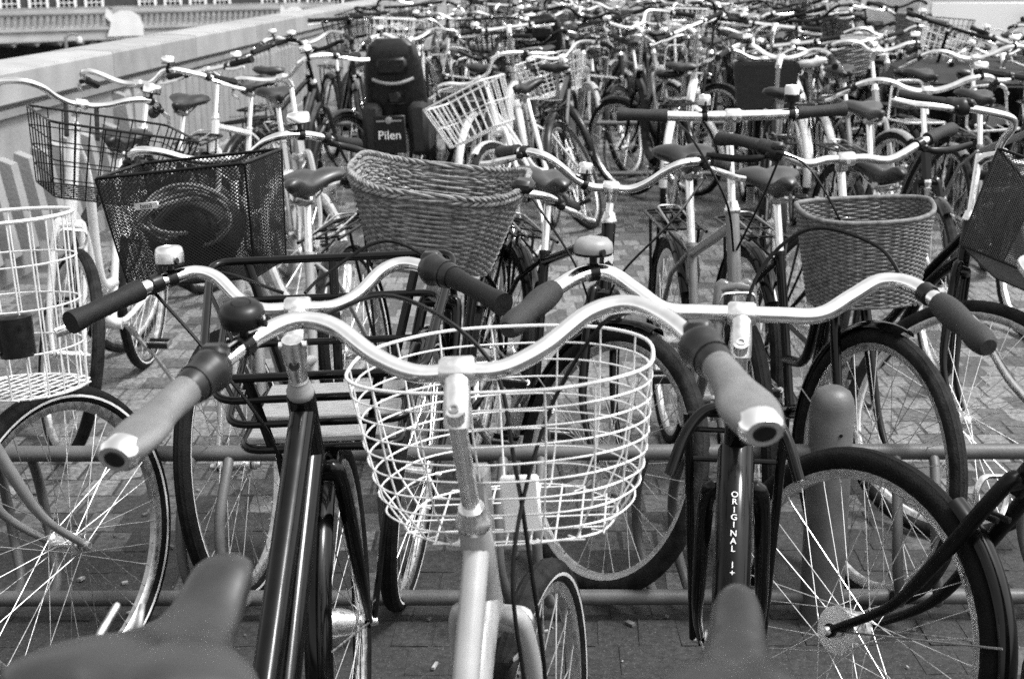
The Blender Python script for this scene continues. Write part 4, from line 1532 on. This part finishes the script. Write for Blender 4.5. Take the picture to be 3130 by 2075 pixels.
# black bicycle, chrome bar, bare front wheel
o, gm, S, SB, h = bike("black bicycle with plain chrome handlebar, white oval head badge and block tread tyre", 0.165, 3.40, 166, -22, -10, FACE,
                       paint="paint_black", frame="diamond", head=70, ht=0.18, bar="high", bar_z=1.005, rise=0.015, reach=0.06, twist=42, grip_mat="rubber_grey", tyre="tyre_dusty", tw=0.023, guard="paint_black", guard_arc=(-100, 5), each_spoke=True, calliper=True,
                       bells=((1, 0.07, "alu", 0.02, False, (0, 0, 1)),), lever=(-1, 1), saddle="saddle_grey",
                       cables=([(0.26, 0.02, 0.04), (0.18, 0.09, -0.05), (0.08, 0.13, -0.18), (0.03, 0.1, -0.30)], [(-0.24, 0.0, 0.04), (-0.16, 0.12, -0.06), (-0.04, 0.14, -0.2), (0.0, 0.08, -0.32)]))
g = G("print_white"); pb = (gm["ht0"] + gm["ht1"]) / 2 + V3(0, 0.0195, 0); g.tube([pb, pb + V3(0, 0.001, 0)], [0.021, 0.021], 20, rb=0.013, up=gm["a"]); put(g, "head_badge", o)

# flat-bar bicycle
o, gm, S, SB, h = bike("grey bicycle with straight flat handlebar and a ball compass bell", 0.60, 3.47, 176, 3, 0, FACE,
                       paint="paint_grey", frame="diamond", head=71, ht=0.19, bar="flat", bar_z=1.17, rise=0.02, reach=0.06, bar_mat="alu", bar_r=0.0135, grip_mat="rubber_grey", grip="round", tyre="tyre_black", guard=None, rear_guard="paint_black", calliper=True,
                       bells=((1, 0.075, "alu", 0.017, False, (0, 0, 1)),), lever=(), saddle="saddle_vinyl", saddle_z=0.98,
                       cables=([(0.15, 0.02, -0.01), (0.12, 0.13, -0.05), (0.04, 0.16, -0.2), (0.0, 0.06, -0.36)], [(-0.15, 0.02, -0.01), (-0.12, 0.14, -0.03), (-0.06, 0.15, -0.18), (0.0, 0.06, -0.36)]))
g = G("plastic_black"); Pc = gm["C"] + V3(-0.155, -0.006, 0)
g.tube([Pc + V3(-0.008, 0, 0), Pc + V3(0.008, 0, 0)], 0.019, 12); g.rod(Pc, Pc + V3(0, 0, 0.045), 0.008)
g.lathe([(0.0, 0.03), (0.020, 0.032), (0.021, 0.05), (0.019, 0.052)], 18, "plastic_black", org=Pc); g.lathe([(0.019, 0.052), (0.0195, 0.068), (0.017, 0.075), (0.0, 0.077)], 18, "print_white", org=Pc); put(g, "bell", h)

# bicycle with the D-shaped rattan basket
o, gm, S, SB, h = bike("black bicycle with D-shaped rattan basket in front of its handlebar", 0.885, 3.34, 173, -14, 0, FACE, twist=20,
                       paint="paint_black", frame="step", head=70, ht=0.18, bar="gull", bar_z=1.075, rise=0.01, reach=0.06, bar_mat="alu", grip_mat="rubber_grey", tyre="tyre_dusty", tw=0.021, guard="paint_black", guard_arc=(-100, 8), each_spoke=True, lever_mat="plastic_black", shifter=(1,), saddle="saddle_grey",
                       cables=([(0.2, 0.0, 0.03), (0.12, 0.08, 0.0), (0.05, 0.12, -0.12), (0.02, 0.08, -0.2)],))
cr_ = gm["C"] + V3(0, 0.175, -0.085)


def SD(u, t):
    k = 0.80 + 0.20 * t
    x, y = oval(u, 0.325 * k, 0.25 * (0.85 + 0.15 * t), 0.45, 2.7)
    return cr_ + V3(x, y, -0.235 * (1 - t) - 0.22 * max(0, y) * t * t * 1.0)


st = G("rattan")
for i in range(50):
    st.tube([SD(i / 50, t) for t in np.linspace(0, 1, 6)], 0.0024, 5)
b = put(st, "basket", o, SB)
wv = G("rattan"); woven(wv, SD, 42, 50, 0.0031, 0.003, "rattan", cr_, jit=0.0003); put(wv, "weave", b, kind="stuff")
rm = G("rattan"); P_ = [SD(u, 1.01) for u in np.linspace(0, 1, 120, endpoint=False)]
rm.tube(P_, 0.0062, 10, closed=True)
put(rm, "rim_band", b)
rm = G("rattan"); rm.tube([SD(u, 0.0) for u in np.linspace(0, 1, 80, endpoint=False)], 0.005, 8, closed=True)
put(rm, "base_band", b)
fl = G("rattan")
for i in range(20):
    x = -0.12 + 0.24 * i / 19
    fl.rod(cr_ + V3(x, -0.055, -0.235), cr_ + V3(x, 0.09, -0.235), 0.0055, 5)
put(fl, "basket_floor", b, kind="stuff")

# leaning bicycle with large black mesh basket at the right
o, gm, S, SB, h = bike("black bicycle leaning far over with large black mesh basket", 1.13, 3.78, 168, -38, -17, FACE,
                       paint="paint_black", frame="step", head=70, ht=0.14, bar="north", bar_z=1.08, rise=0.02, grip_mat="rubber_black", tyre="tyre_dusty", tw=0.021, guard=None, rear_guard="paint_black", each_spoke=True, shifter=(1,))
mesh_basket(o, SB, gm["C"] + V3(0, 0.21, -0.03), 0.40, 0.30, 0.28, 0.85, cell=0.0085)

# ------------------------------------------------------------------ the mass of bicycles behind: built once per kind, copied with shared meshes
def merge(g, h):
    off = g.n
    for nm in h.names:
        if nm not in g.names:
            g.names.append(nm)
    g.v += h.v
    g.f += [tuple(x + off for x in f) for f in h.f]
    g.mi += [g.names.index(h.names[i]) for i in h.mi]
    g.n += h.n
    return g


def kit(sp):
    """meshes of one kind of background bicycle"""
    key = ("kit",) + tuple(sorted((k, v) for k, v in sp.items()))
    if key in CACHE:
        return CACHE[key]
    gm = geo_of(sp)
    K = {"gm": gm}
    n = 6
    paint = sp["paint"]
    f = frame_geo(gm, sp["frame"], paint, n, 1.1)
    merge(f, headset_geo(gm, 8))
    K["frame"] = f.mesh("frame")
    K["crankset"] = crank_geo(gm, n=5, ang=sp.get("crank", 30), case=sp.get("case")).mesh("crankset")
    K["fork"] = fork_geo(gm, paint, n).mesh("fork")
    K["mudguard"] = mudguard_geo(gm["R"], -100, 25, sp.get("guard", paint), 0.024, False).mesh("mudguard")
    hb = G(sp["bar_mat"])
    Pr, Pl = bar_path(sp["bar"], 1, gm["C"], 3), bar_path(sp["bar"], -1, gm["C"], 3)
    hb.tube(np.vstack([Pl[::-1], Pr[1:]]), 0.0125, 7)
    merge(hb, stem_geo(gm, "alu" if sp["bar_mat"] != "paint_black" else "paint_black", 6))
    if sp.get("bell"):
        merge(hb, bell_geo(Pl, 0.21, "chrome", 0.028, False, 0.03))
    merge(hb, lever_geo(Pl, -1, m="alu", n=5)); merge(hb, lever_geo(Pr, 1, m="alu", n=5))
    K["handlebar"] = hb.mesh("handlebar")
    K["grip_l"] = grip_geo(Pl, sp.get("grip_mat", "rubber_black"), 0.125, "round", 7)[0].mesh("grip")
    K["grip_r"] = grip_geo(Pr, sp.get("grip_mat", "rubber_black"), 0.125, "round", 7)[0].mesh("grip")
    K["saddle"] = saddle_geo(gm, sp.get("saddle", "saddle_vinyl"), False).mesh("saddle")
    if sp.get("carrier", True):
        K["carrier"] = carrier_geo(gm, "wire_black" if sp.get("carrier", True) is True else sp["carrier"], 5).mesh("rear_carrier")
    if sp.get("lamp"):
        K["lamp"] = lamp_geo(gm["ax"](gm["zc"] + 0.03) + V3(0, 0.07, 0.02), "chrome", r=0.033).mesh("front_lamp")
    b = sp.get("basket")
    C = gm["C"]
    if b in ("wire", "wire_pale"):
        bm = "wire_black" if b == "wire" else "wire_pale"
        g = G(bm)
        for h in box_wire_geo(C + V3(0, 0.2, 0.0), 0.38, 0.28, 0.24, 0.8, 8, 6, 4, bm, 0.0027, 0.005):
            merge(g, h)
        K["basket"] = g.mesh("basket")
    elif b == "box":
        g = G("cloth_dark")
        c = C + V3(0, 0.2, -0.01)
        ring = lambda k, z: [c + V3(sx * 0.19 * k, sy * 0.14 * k, z) for sx, sy in ((-1, -1), (1, -1), (1, 1), (-1, 1))]
        g.loft([ring(0.86, -0.26), ring(1.0, 0.0), ring(0.97, 0.0), ring(0.84, -0.24)])
        K["basket"] = g.mesh("basket", False)
    elif b == "wicker":
        cc = C + V3(0, 0.2, 0.0)

        def Sx(u, t):
            x, y = oval(u, 0.38 * (0.75 + 0.25 * t), 0.28 * (0.75 + 0.25 * t), 0.0, 3)
            return cc + V3(x, y, -0.24 * (1 - t))
        g = G("wicker")
        g.loft([[Sx(u, t) for u in np.linspace(0, 1, 24, endpoint=False)] for t in (0, 0.5, 1)], cap=False)
        g.loft([[Sx(u, t) * np.array([1, 1, 1]) + (cc - Sx(u, t)) * np.array([0.04, 0.04, 0]) for u in np.linspace(0, 1, 24, endpoint=False)] for t in (1, 0.5, 0)], cap=True)
        woven(g, Sx, 13, 12, 0.0085, 0.004, "wicker", cc, n=4)
        g.tube([Sx(u, 1.0) for u in np.linspace(0, 1, 24, endpoint=False)], 0.013, 6, closed=True)
        K["basket"] = g.mesh("basket")
    elif b == "hoop":
        g = G("alu")
        z = gm["zc"] + 0.04
        g.tube(fillet([(-0.1, 0.06, z), (-0.09, 0.06, z + 0.2), (0.09, 0.06, z + 0.2), (0.1, 0.06, z)], 0.05), 0.007, 6)
        g.tube(fillet([(-0.1, 0.06, z), (-0.12, 0.28, z), (0.12, 0.28, z), (0.1, 0.06, z)], 0.04), 0.006, 6)
        for x in (-0.05, 0, 0.05):
            g.rod(V3(x, 0.06, z), V3(x, 0.28, z), 0.004, 5)
        K["basket"] = g.mesh("front_carrier")
    CACHE[key] = K
    return K


TONE = {"paint_black": "black", "paint_dark": "charcoal", "paint_grey": "grey", "paint_pale": "pale", "paint_white": "white"}
BARN = {"swept": "swept", "north": "high swept", "flat": "straight", "gull": "gull-wing", "high": "raised"}
BMN = {"chrome": "chrome", "alu": "alloy", "paint_black": "black"}
BASK = {None: "", "wire": "black wire basket", "wire_pale": "white wire basket", "box": "black box basket", "wicker": "wicker basket", "hoop": "alloy front carrier"}
FRN = {"step": "step-through", "diamond": "crossbar", "mono": "single-tube", "twin": "parallel-tube"}
SADN = {"saddle_vinyl": "black saddle", "saddle_grey": "grey saddle", "saddle_pale": "pale saddle"}


def crowd_bike(sp, x, y, heading, steer, lean, where, group, label=None, full=True):
    K = kit(sp)
    gm = K["gm"]
    if label is None:
        acc = BASK[sp.get("basket")]
        label = f"{TONE[sp['paint']]} {FRN[sp['frame']]} bicycle, {BMN[sp['bar_mat']]} {BARN[sp['bar']]} bar, {SADN[sp.get('saddle', 'saddle_vinyl')]}{', ' + acc if acc else ''}, {where}"
        if label in USED:
            for extra in (("bar turned",) if abs(steer) > 14 else ()) + (("leaning",) if abs(lean) > 3 else ()) + (("headlamp",) if sp.get("lamp") else ()) + (("pale tyres",) if sp.get("tyre") == "tyre_pale" else ()) + (("bell",) if sp.get("bell") else ()) + (("angled",) if abs(((heading + 90) % 180) - 90) > 7 else ()):
                alt = label.replace(", " + where, ", " + extra + ", " + where)
                if alt not in USED and len(alt.split()) <= 16:
                    label = alt
                    break
        USED.add(label)
    o = thing("bicycle", label, "bicycle", group, world_matrix(x, y, heading, lean))
    S = steer_matrix(gm, steer)
    link("frame", K["frame"], o)
    link("crankset", K["crankset"], o)
    link("fork", K["fork"], o, S)
    ty = sp.get("tyre", "tyre_dusty")
    make_wheel(o, S @ Matrix.Translation(gm["hub"]), gm["R"], 0.02, False, ty)
    make_wheel(o, Matrix.Translation(gm["rear"]), gm["R"], 0.02, False, ty)
    link("mudguard", K["mudguard"], o, S @ Matrix.Translation(gm["hub"]))
    link("mudguard", K["mudguard"], o, Matrix.Translation(gm["rear"]))
    h = link("handlebar", K["handlebar"], o, S)
    link("grip", K["grip_l"], h); link("grip", K["grip_r"], h)
    link("saddle", K["saddle"], o)
    if "carrier" in K:
        link("rear_carrier", K["carrier"], o)
    if "lamp" in K:
        link("front_lamp", K["lamp"], o, S)
    if "basket" in K:
        link("front_carrier" if sp.get("basket") == "hoop" else "basket", K["basket"], o, S)
    return o, gm, S


USED = set()
R5 = random.Random(27)


def random_spec():
    sp = dict(frame=R5.choice(("step", "step", "diamond", "diamond", "mono", "twin")),
              paint=R5.choice(("paint_black", "paint_black", "paint_black", "paint_dark", "paint_dark", "paint_grey", "paint_pale", "paint_white")),
              bar=R5.choice(("swept", "north", "flat", "flat", "gull", "high")),
              bar_mat=R5.choice(("chrome", "chrome", "alu", "paint_black", "paint_black")),
              saddle=R5.choice(("saddle_vinyl", "saddle_vinyl", "saddle_vinyl", "saddle_grey", "saddle_pale")),
              basket=R5.choice((None, None, None, "wire", "wire", "wire_pale", "wire_pale", "wicker", "hoop")))
    i = R5.randrange(3)
    sp["bar_z"] = (0.98, 1.07, 1.17)[i]
    sp["saddle_z"] = (0.90, 0.95, 0.99)[R5.randrange(3)]
    sp["bell"] = R5.random() < 0.4
    sp["lamp"] = R5.random() < 0.35
    if R5.random() < 0.15:
        sp["carrier"] = "alu"
    if R5.random() < 0.12:
        sp["tyre"] = "tyre_pale"
    return sp


KINDS = [random_spec() for _ in range(60)]


def rowfill(y, x0, x1, pitch, heading, where, group, skip=()):
    x = x0
    while x < x1:
        xx = x + R5.uniform(-0.08, 0.08)
        if not any(a < xx < b for a, b in skip):
            crowd_bike(R5.choice(KINDS), xx, y + R5.uniform(-0.16, 0.16), heading + R5.gauss(0, 10), R5.gauss(0, 30), R5.gauss(0, 5), where, group)
        x += pitch * R5.uniform(0.85, 1.25)


def child_seat(o, gm, m="plastic_dark", trim="paint_pale"):
    """moulded rear child seat: tall back shell with a recessed panel and rim, bowl and foot wells"""
    c = gm["rear"] + V3(0, -0.02, 0.27)
    g = G(m)
    rings = []
    for t, w, d, yo in ((0, 0.10, 0.06, 0.02), (0.06, 0.15, 0.08, 0.0), (0.25, 0.165, 0.085, -0.02), (0.5, 0.16, 0.075, -0.06), (0.75, 0.148, 0.07, -0.10), (0.92, 0.125, 0.06, -0.125), (1.0, 0.08, 0.03, -0.13)):
        rings.append([c + V3(1.15 * w * math.copysign(abs(math.cos(a)) ** 0.6, math.cos(a)), yo + d * math.copysign(abs(math.sin(a)) ** 0.7, math.sin(a)), 0.52 * t) for a in np.linspace(0, 2 * math.pi, 24, endpoint=False)])
    g.loft(rings)
    b = put(g, "child_seat", o)
    g = G("plastic_black"); g.box(c + V3(0, -0.135, 0.36), (0.19, 0.10, 0.11), bevel=0.02); put(g, "back_recess", b)
    g = G(trim); g.tube(spline([c + V3(x, -0.16 + 0.5 * abs(x) ** 1.5, 0.285 - 0.10 * (1 - (x / 0.13) ** 2) * 0.3) for x in np.linspace(-0.125, 0.125, 9)], 3), 0.011, 8); put(g, "back_ridge", b)
    g = G(m); g.box(c + V3(0, -0.10, 0.17), (0.09, 0.06, 0.09), bevel=0.02); put(g, "strap_boss", b)
    g = G(m)
    g.loft([[c + V3(w * math.cos(a), 0.12 + d * math.sin(a), z) for a in np.linspace(0, 2 * math.pi, 20, endpoint=False)] for w, d, z in ((0.11, 0.12, -0.03), (0.16, 0.17, 0.04), (0.17, 0.18, 0.16), (0.16, 0.16, 0.155), (0.13, 0.13, 0.05))])
    put(g, "seat_bowl", b)
    for s in (-1, 1):
        g = G("plastic_black"); g.box(c + V3(s * 0.17, 0.20, -0.16), (0.07, 0.11, 0.30), bevel=0.025); put(g, "foot_well", b)
    return b


base = dict(frame="step", paint="paint_black", bar="swept", bar_mat="chrome", saddle="saddle_vinyl", basket=None, bar_z=1.08, saddle_z=0.95, bell=True, lamp=False)


def mk(**kw):
    d = dict(base); d.update(kw); return d


SPECIAL = "bicycles standing loose in the paved aisle and along the parapet"
# by the parapet
crowd_bike(mk(frame="diamond", paint="paint_white", bar="flat", bar_mat="alu", bar_z=1.06, wb=0.98, R=0.31), -1.50, 6.85, 192, 24, 2, "", SPECIAL, "small white crossbar bicycle with flat bar close to the ribbed parapet")
crowd_bike(mk(paint="paint_dark", bar="swept", bar_mat="paint_black"), -1.02, 8.75, 20, 10, -4, "", SPECIAL, "dark grey bicycle, black swept bar, angled towards the parapet ahead of the child seat")
crowd_bike(mk(frame="diamond", paint="paint_black", bar="swept", bar_mat="alu", saddle="saddle_grey"), -1.28, 9.5, 12, -20, 2, "", SPECIAL, "black crossbar bicycle with grey saddle tucked against the parapet pilaster")
crowd_bike(mk(frame="step", paint="paint_black", bar="north"), -1.62, 5.75, 184, 14, -3, "", SPECIAL, "black bicycle with high chrome bar half hidden behind the black wire basket")
crowd_bike(mk(frame="step", paint="paint_pale", tyre="tyre_pale", bar="swept", basket=None, guard="chrome"), -0.85, 6.2, 163, 40, 3, "", SPECIAL, "pale bicycle with whitewall tyres and chrome mudguards behind the mesh basket")
# child seat bicycle with lettered mud flap
o, gm, S = crowd_bike(mk(paint="paint_black", guard="paint_black", carrier="wire_black", bar="swept"), -0.62, 9.9, 3, -8, -2, "", SPECIAL, "black bicycle with dark moulded child seat and lettered mud flap")
child_seat(o, gm)
fl = G("plastic_black"); fl.box(gm["rear"] + V3(0, -0.43, 0.25), (0.19, 0.012, 0.22), bevel=0.004); fo = put(fl, "mud_flap", o)
text("lettering", "Pilen", 0.072, fo, frame_matrix(gm["rear"] + V3(0, -0.4375, 0.245), (1, 0, 0), (0, 0, 1)))
g = G("plastic_grey"); g.lathe([(0, 0), (0.02, 0.0), (0.02, 0.012), (0, 0.014)], 12, org=gm["rear"] + V3(0, -0.437, 0.335), axis=(0, -1, 0)); g.box(gm["rear"] + V3(0, -0.437, 0.33), (0.15, 0.004, 0.008)); put(g, "rear_reflector", o)
g = G("cloth_dark")
for s in (-1, 1):
    g.box(gm["rear"] + V3(s * 0.14, -0.02, 0.25), (0.12, 0.34, 0.32), bevel=0.03)
put(g, "pannier", o)
# leaning white bicycle with open wire basket
o, gm, S, SB, h = bike("white bicycle leaning heavily with open white wire basket", 0.13, 7.55, 200, 6, 24, SPECIAL, paint="paint_white", frame="step", bar="north", bar_z=1.04, grip_mat="rubber_black", tyre="tyre_dusty", guard="paint_white", kick=False)
bw = box_wire_geo(gm["C"] + V3(0, 0.22, -0.05), 0.40, 0.30, 0.24, 0.8, 8, 6, 2, "wire_pale", 0.003, 0.0055)
b = put(bw[0], "basket", o, SB)
for g in bw[1:]:
    put(g, "wire", b)
o, gm, S = crowd_bike(mk(frame="diamond", paint="paint_black", bar="swept"), 0.36, 14.3, 4, 0, 0, "", SPECIAL, "black bicycle with black domed child seat in the third rack")
child_seat(o, gm, "plastic_black", "plastic_dark")
crowd_bike(mk(frame="step", paint="paint_black", bar="north", basket="box", bar_z=1.0), 1.52, 8.55, 183, 4, 0, "", SPECIAL, "black bicycle with deep black box basket under its chrome bar")
crowd_bike(mk(frame="step", paint="paint_dark", bar="swept"), 1.44, 7.9, 8, 10, 0, "", SPECIAL, "dark bicycle showing its rounded black saddle above the flat handlebar")
crowd_bike(mk(frame="diamond", paint="paint_pale", bar="swept", basket="hoop", bar_z=1.1), 2.05, 7.6, 176, -12, 3, "", SPECIAL, "pale crossbar bicycle with alloy carrier hoop in the paved aisle")
crowd_bike(mk(frame="mono", paint="paint_black", bar="swept", basket="hoop"), 2.45, 7.3, 170, 18, -2, "", SPECIAL, "black single-tube bicycle with front carrier beside the cargo boxes")
crowd_bike(mk(frame="diamond", paint="paint_grey", bar="flat", bar_mat="paint_black"), 2.2, 5.9, 176, -6, -4, "", SPECIAL, "grey crossbar bicycle with black straight bar behind the large mesh basket")
crowd_bike(mk(frame="step", paint="paint_black", bar="swept", saddle="saddle_grey"), 1.62, 5.3, 172, 12, -2, "", SPECIAL, "black step-through bicycle directly behind the rattan basket bicycle")

o, gm, S = crowd_bike(mk(frame="step", paint="paint_grey", bar="north"), 2.6, 9.75, 180, 6, 0, "", SPECIAL, "grey bicycle in the second rack whose saddle wears a pointed pale rain cover")
g = G("bag_pale")
pr = [(0.02, 0.14), (0.035, 0.12), (0.05, 0.05), (0.085, 0.0), (0.15, -0.05), (0.155, -0.06), (0.145, -0.06), (0.03, 0.05)]
g.lathe(pr, 18, org=gm["sad"] + V3(0, 0.0, 0.075))
tag(put(g, "saddle_cover", None, o.matrix_world.copy()), "pointed pale rain cover pulled over a bicycle saddle", "saddle cover")
rowfill(9.75, -0.2, 4.4, 0.35, 0, "second rack near side", "bicycles on the near side of the second rack")
rowfill(10.9, -1.2, 5.0, 0.30, 180, "second rack far side", "bicycles on the far side of the second rack")
rowfill(13.4, -1.3, 6.0, 0.36, 180, "between the racks", "bicycles between the second and third racks")
rowfill(15.2, -1.1, 6.5, 0.32, 0, "third rack near side", "bicycles on the near side of the third rack")
rowfill(16.5, -1.1, 7.0, 0.36, 180, "third rack far side", "bicycles on the far side of the third rack")
rowfill(20.5, -0.9, 8.2, 0.38, 0, "row behind third rack", "bicycles in the row behind the third rack")
rowfill(25.0, -0.6, 10.0, 0.45, 180, "farthest row of all", "bicycles in the farthest row")

# ------------------------------------------------------------------ black cargo boxes, van


def cargo(label, x, y, rz):
    M = Matrix.Translation((x, y, 0)) @ Matrix.Rotation(rad(rz), 4, 'Z')
    o = thing("cargo_bicycle", label, "cargo bicycle", None, M)
    g = G("paint_black_matt")
    g.loft([[V3(sx * w, sy * d + yo, z) for sx, sy in ((-1, -1), (1, -1), (1, 1), (-1, 1))] for w, d, yo, z in ((0.36, 0.38, 0, 0.28), (0.44, 0.48, 0.0, 0.82))])
    put(g, "cargo_box", o, smooth=False)
    g = G("cloth_dark")
    g.loft([[V3(sx * w, sy * d + yo, z) for sx, sy in ((-1, -1), (1, -1), (1, 1), (-1, 1))] for w, d, yo, z in ((0.455, 0.49, 0, 0.80), (0.40, 0.42, 0.03, 0.88), (0.26, 0.14, 0.2, 0.95))])
    put(g, "rain_hood", o, smooth=False)
    g = G("stone_pale"); g.tube([(0.12, -0.459, 0.62), (0.12, -0.466, 0.62)], 0.075, 24, rb=0.12, up=(0, 0, 1)); put(g, "oval_label", o)
    for s in (-1, 1):
        make_wheel(o, Matrix.Translation((s * 0.47, 0.1, 0.27)), 0.27, 0.022, False)
    make_wheel(o, Matrix.Translation((0, 1.35, 0.30)), 0.30, 0.022, False)
    g = G("paint_black"); g.tube(spline([(0, 0.45, 0.4), (0, 0.8, 0.3), (0, 1.35, 0.30)], 5), 0.022, 8); g.rod(V3(0, 1.0, 0.3), V3(0, 1.15, 0.85), 0.016, 8)
    put(g, "frame", o)
    g = G("paint_black"); g.tube(fillet([(-0.3, 0.75, 1.02), (-0.3, 0.5, 0.98), (0.3, 0.5, 0.98), (0.3, 0.75, 1.02)], 0.08), 0.014, 8); put(g, "handlebar", o)
    g = G("saddle_vinyl"); g.loft([[V3(w * math.cos(a), 1.14 + yy, 0.9 + 0.03 * math.sin(a)) for a in np.linspace(0, 2 * math.pi, 10, endpoint=False)] for yy, w in ((-0.14, 0.02), (0, 0.035), (0.1, 0.09), (0.13, 0.06))]); put(g, "saddle", o)
    return o


cargo("black cargo bicycle with rain hood and oval label", 2.98, 9.6, -6)

van = thing("delivery_van", "white delivery van parked behind the bicycles at the right", "van", None, Matrix.Translation((6.4, 14.6, 0)))
g = G("van_white")
sec = [(-2.6, 0.45), (-2.6, 2.05), (-2.45, 2.35), (1.4, 2.4), (1.75, 2.2), (2.35, 1.25), (3.0, 1.02), (3.1, 0.8), (3.1, 0.42)]
g.loft([[V3(a, y, b) for a, b in sec] for y in (-0.98, -0.94, 0.94, 0.98)])
put(g, "body", van, smooth=False)
g = G("plastic_black"); g.box((0.2, -0.985, 0.47), (5.4, 0.03, 0.16), bevel=0.01); put(g, "sill", van)
for (x0, x1, z0, z1) in ((-2.5, -1.0, 0.62, 1.22), (-2.5, -1.0, 1.23, 2.1), (-0.99, 0.55, 0.62, 1.22), (-0.99, 0.55, 1.23, 2.1)):
    g = G("van_white"); g.box(((x0 + x1) / 2, -0.99, (z0 + z1) / 2), (x1 - x0 - 0.02, 0.024, z1 - z0 - 0.02), bevel=0.008); put(g, "side_panel", van)
g = G("van_white"); g.box((1.2, -0.988, 0.95), (1.2, 0.024, 0.72), bevel=0.01); dr = put(g, "door", van)
g = G("plastic_black"); g.box((0.75, -1.005, 1.12), (0.16, 0.02, 0.035), bevel=0.006); put(g, "handle", dr)
g = G("glass_dark"); g.add([(0.66, -0.985, 1.36), (1.95, -0.985, 1.36), (1.55, -0.985, 2.05), (0.66, -0.985, 2.05), (0.66, -0.97, 1.36), (1.95, -0.97, 1.36), (1.55, -0.97, 2.05), (0.66, -0.97, 2.05)], [(0, 1, 2, 3), (0, 4, 5, 1), (1, 5, 6, 2), (2, 6, 7, 3), (3, 7, 4, 0)]); put(g, "side_window", van, smooth=False)
for x in (-1.7, 2.2):
    g = G("tyre_black"); g.lathe(tyre_profile(0.34, 0.10, 10), 24, org=(x, -0.9, 0.34), axis=(0, 1, 0), closed_prof=True); wl = put(g, "wheel", van)
    g = G("alu"); g.lathe([(0, 0.08), (0.2, 0.06), (0.21, -0.04), (0, -0.04)], 20, org=(x, -0.94, 0.34), axis=(0, -1, 0)); put(g, "rim", wl)
g = G("plastic_black"); g.box((1.95, -1.12, 1.35), (0.12, 0.2, 0.22), bevel=0.03); put(g, "mirror", van)
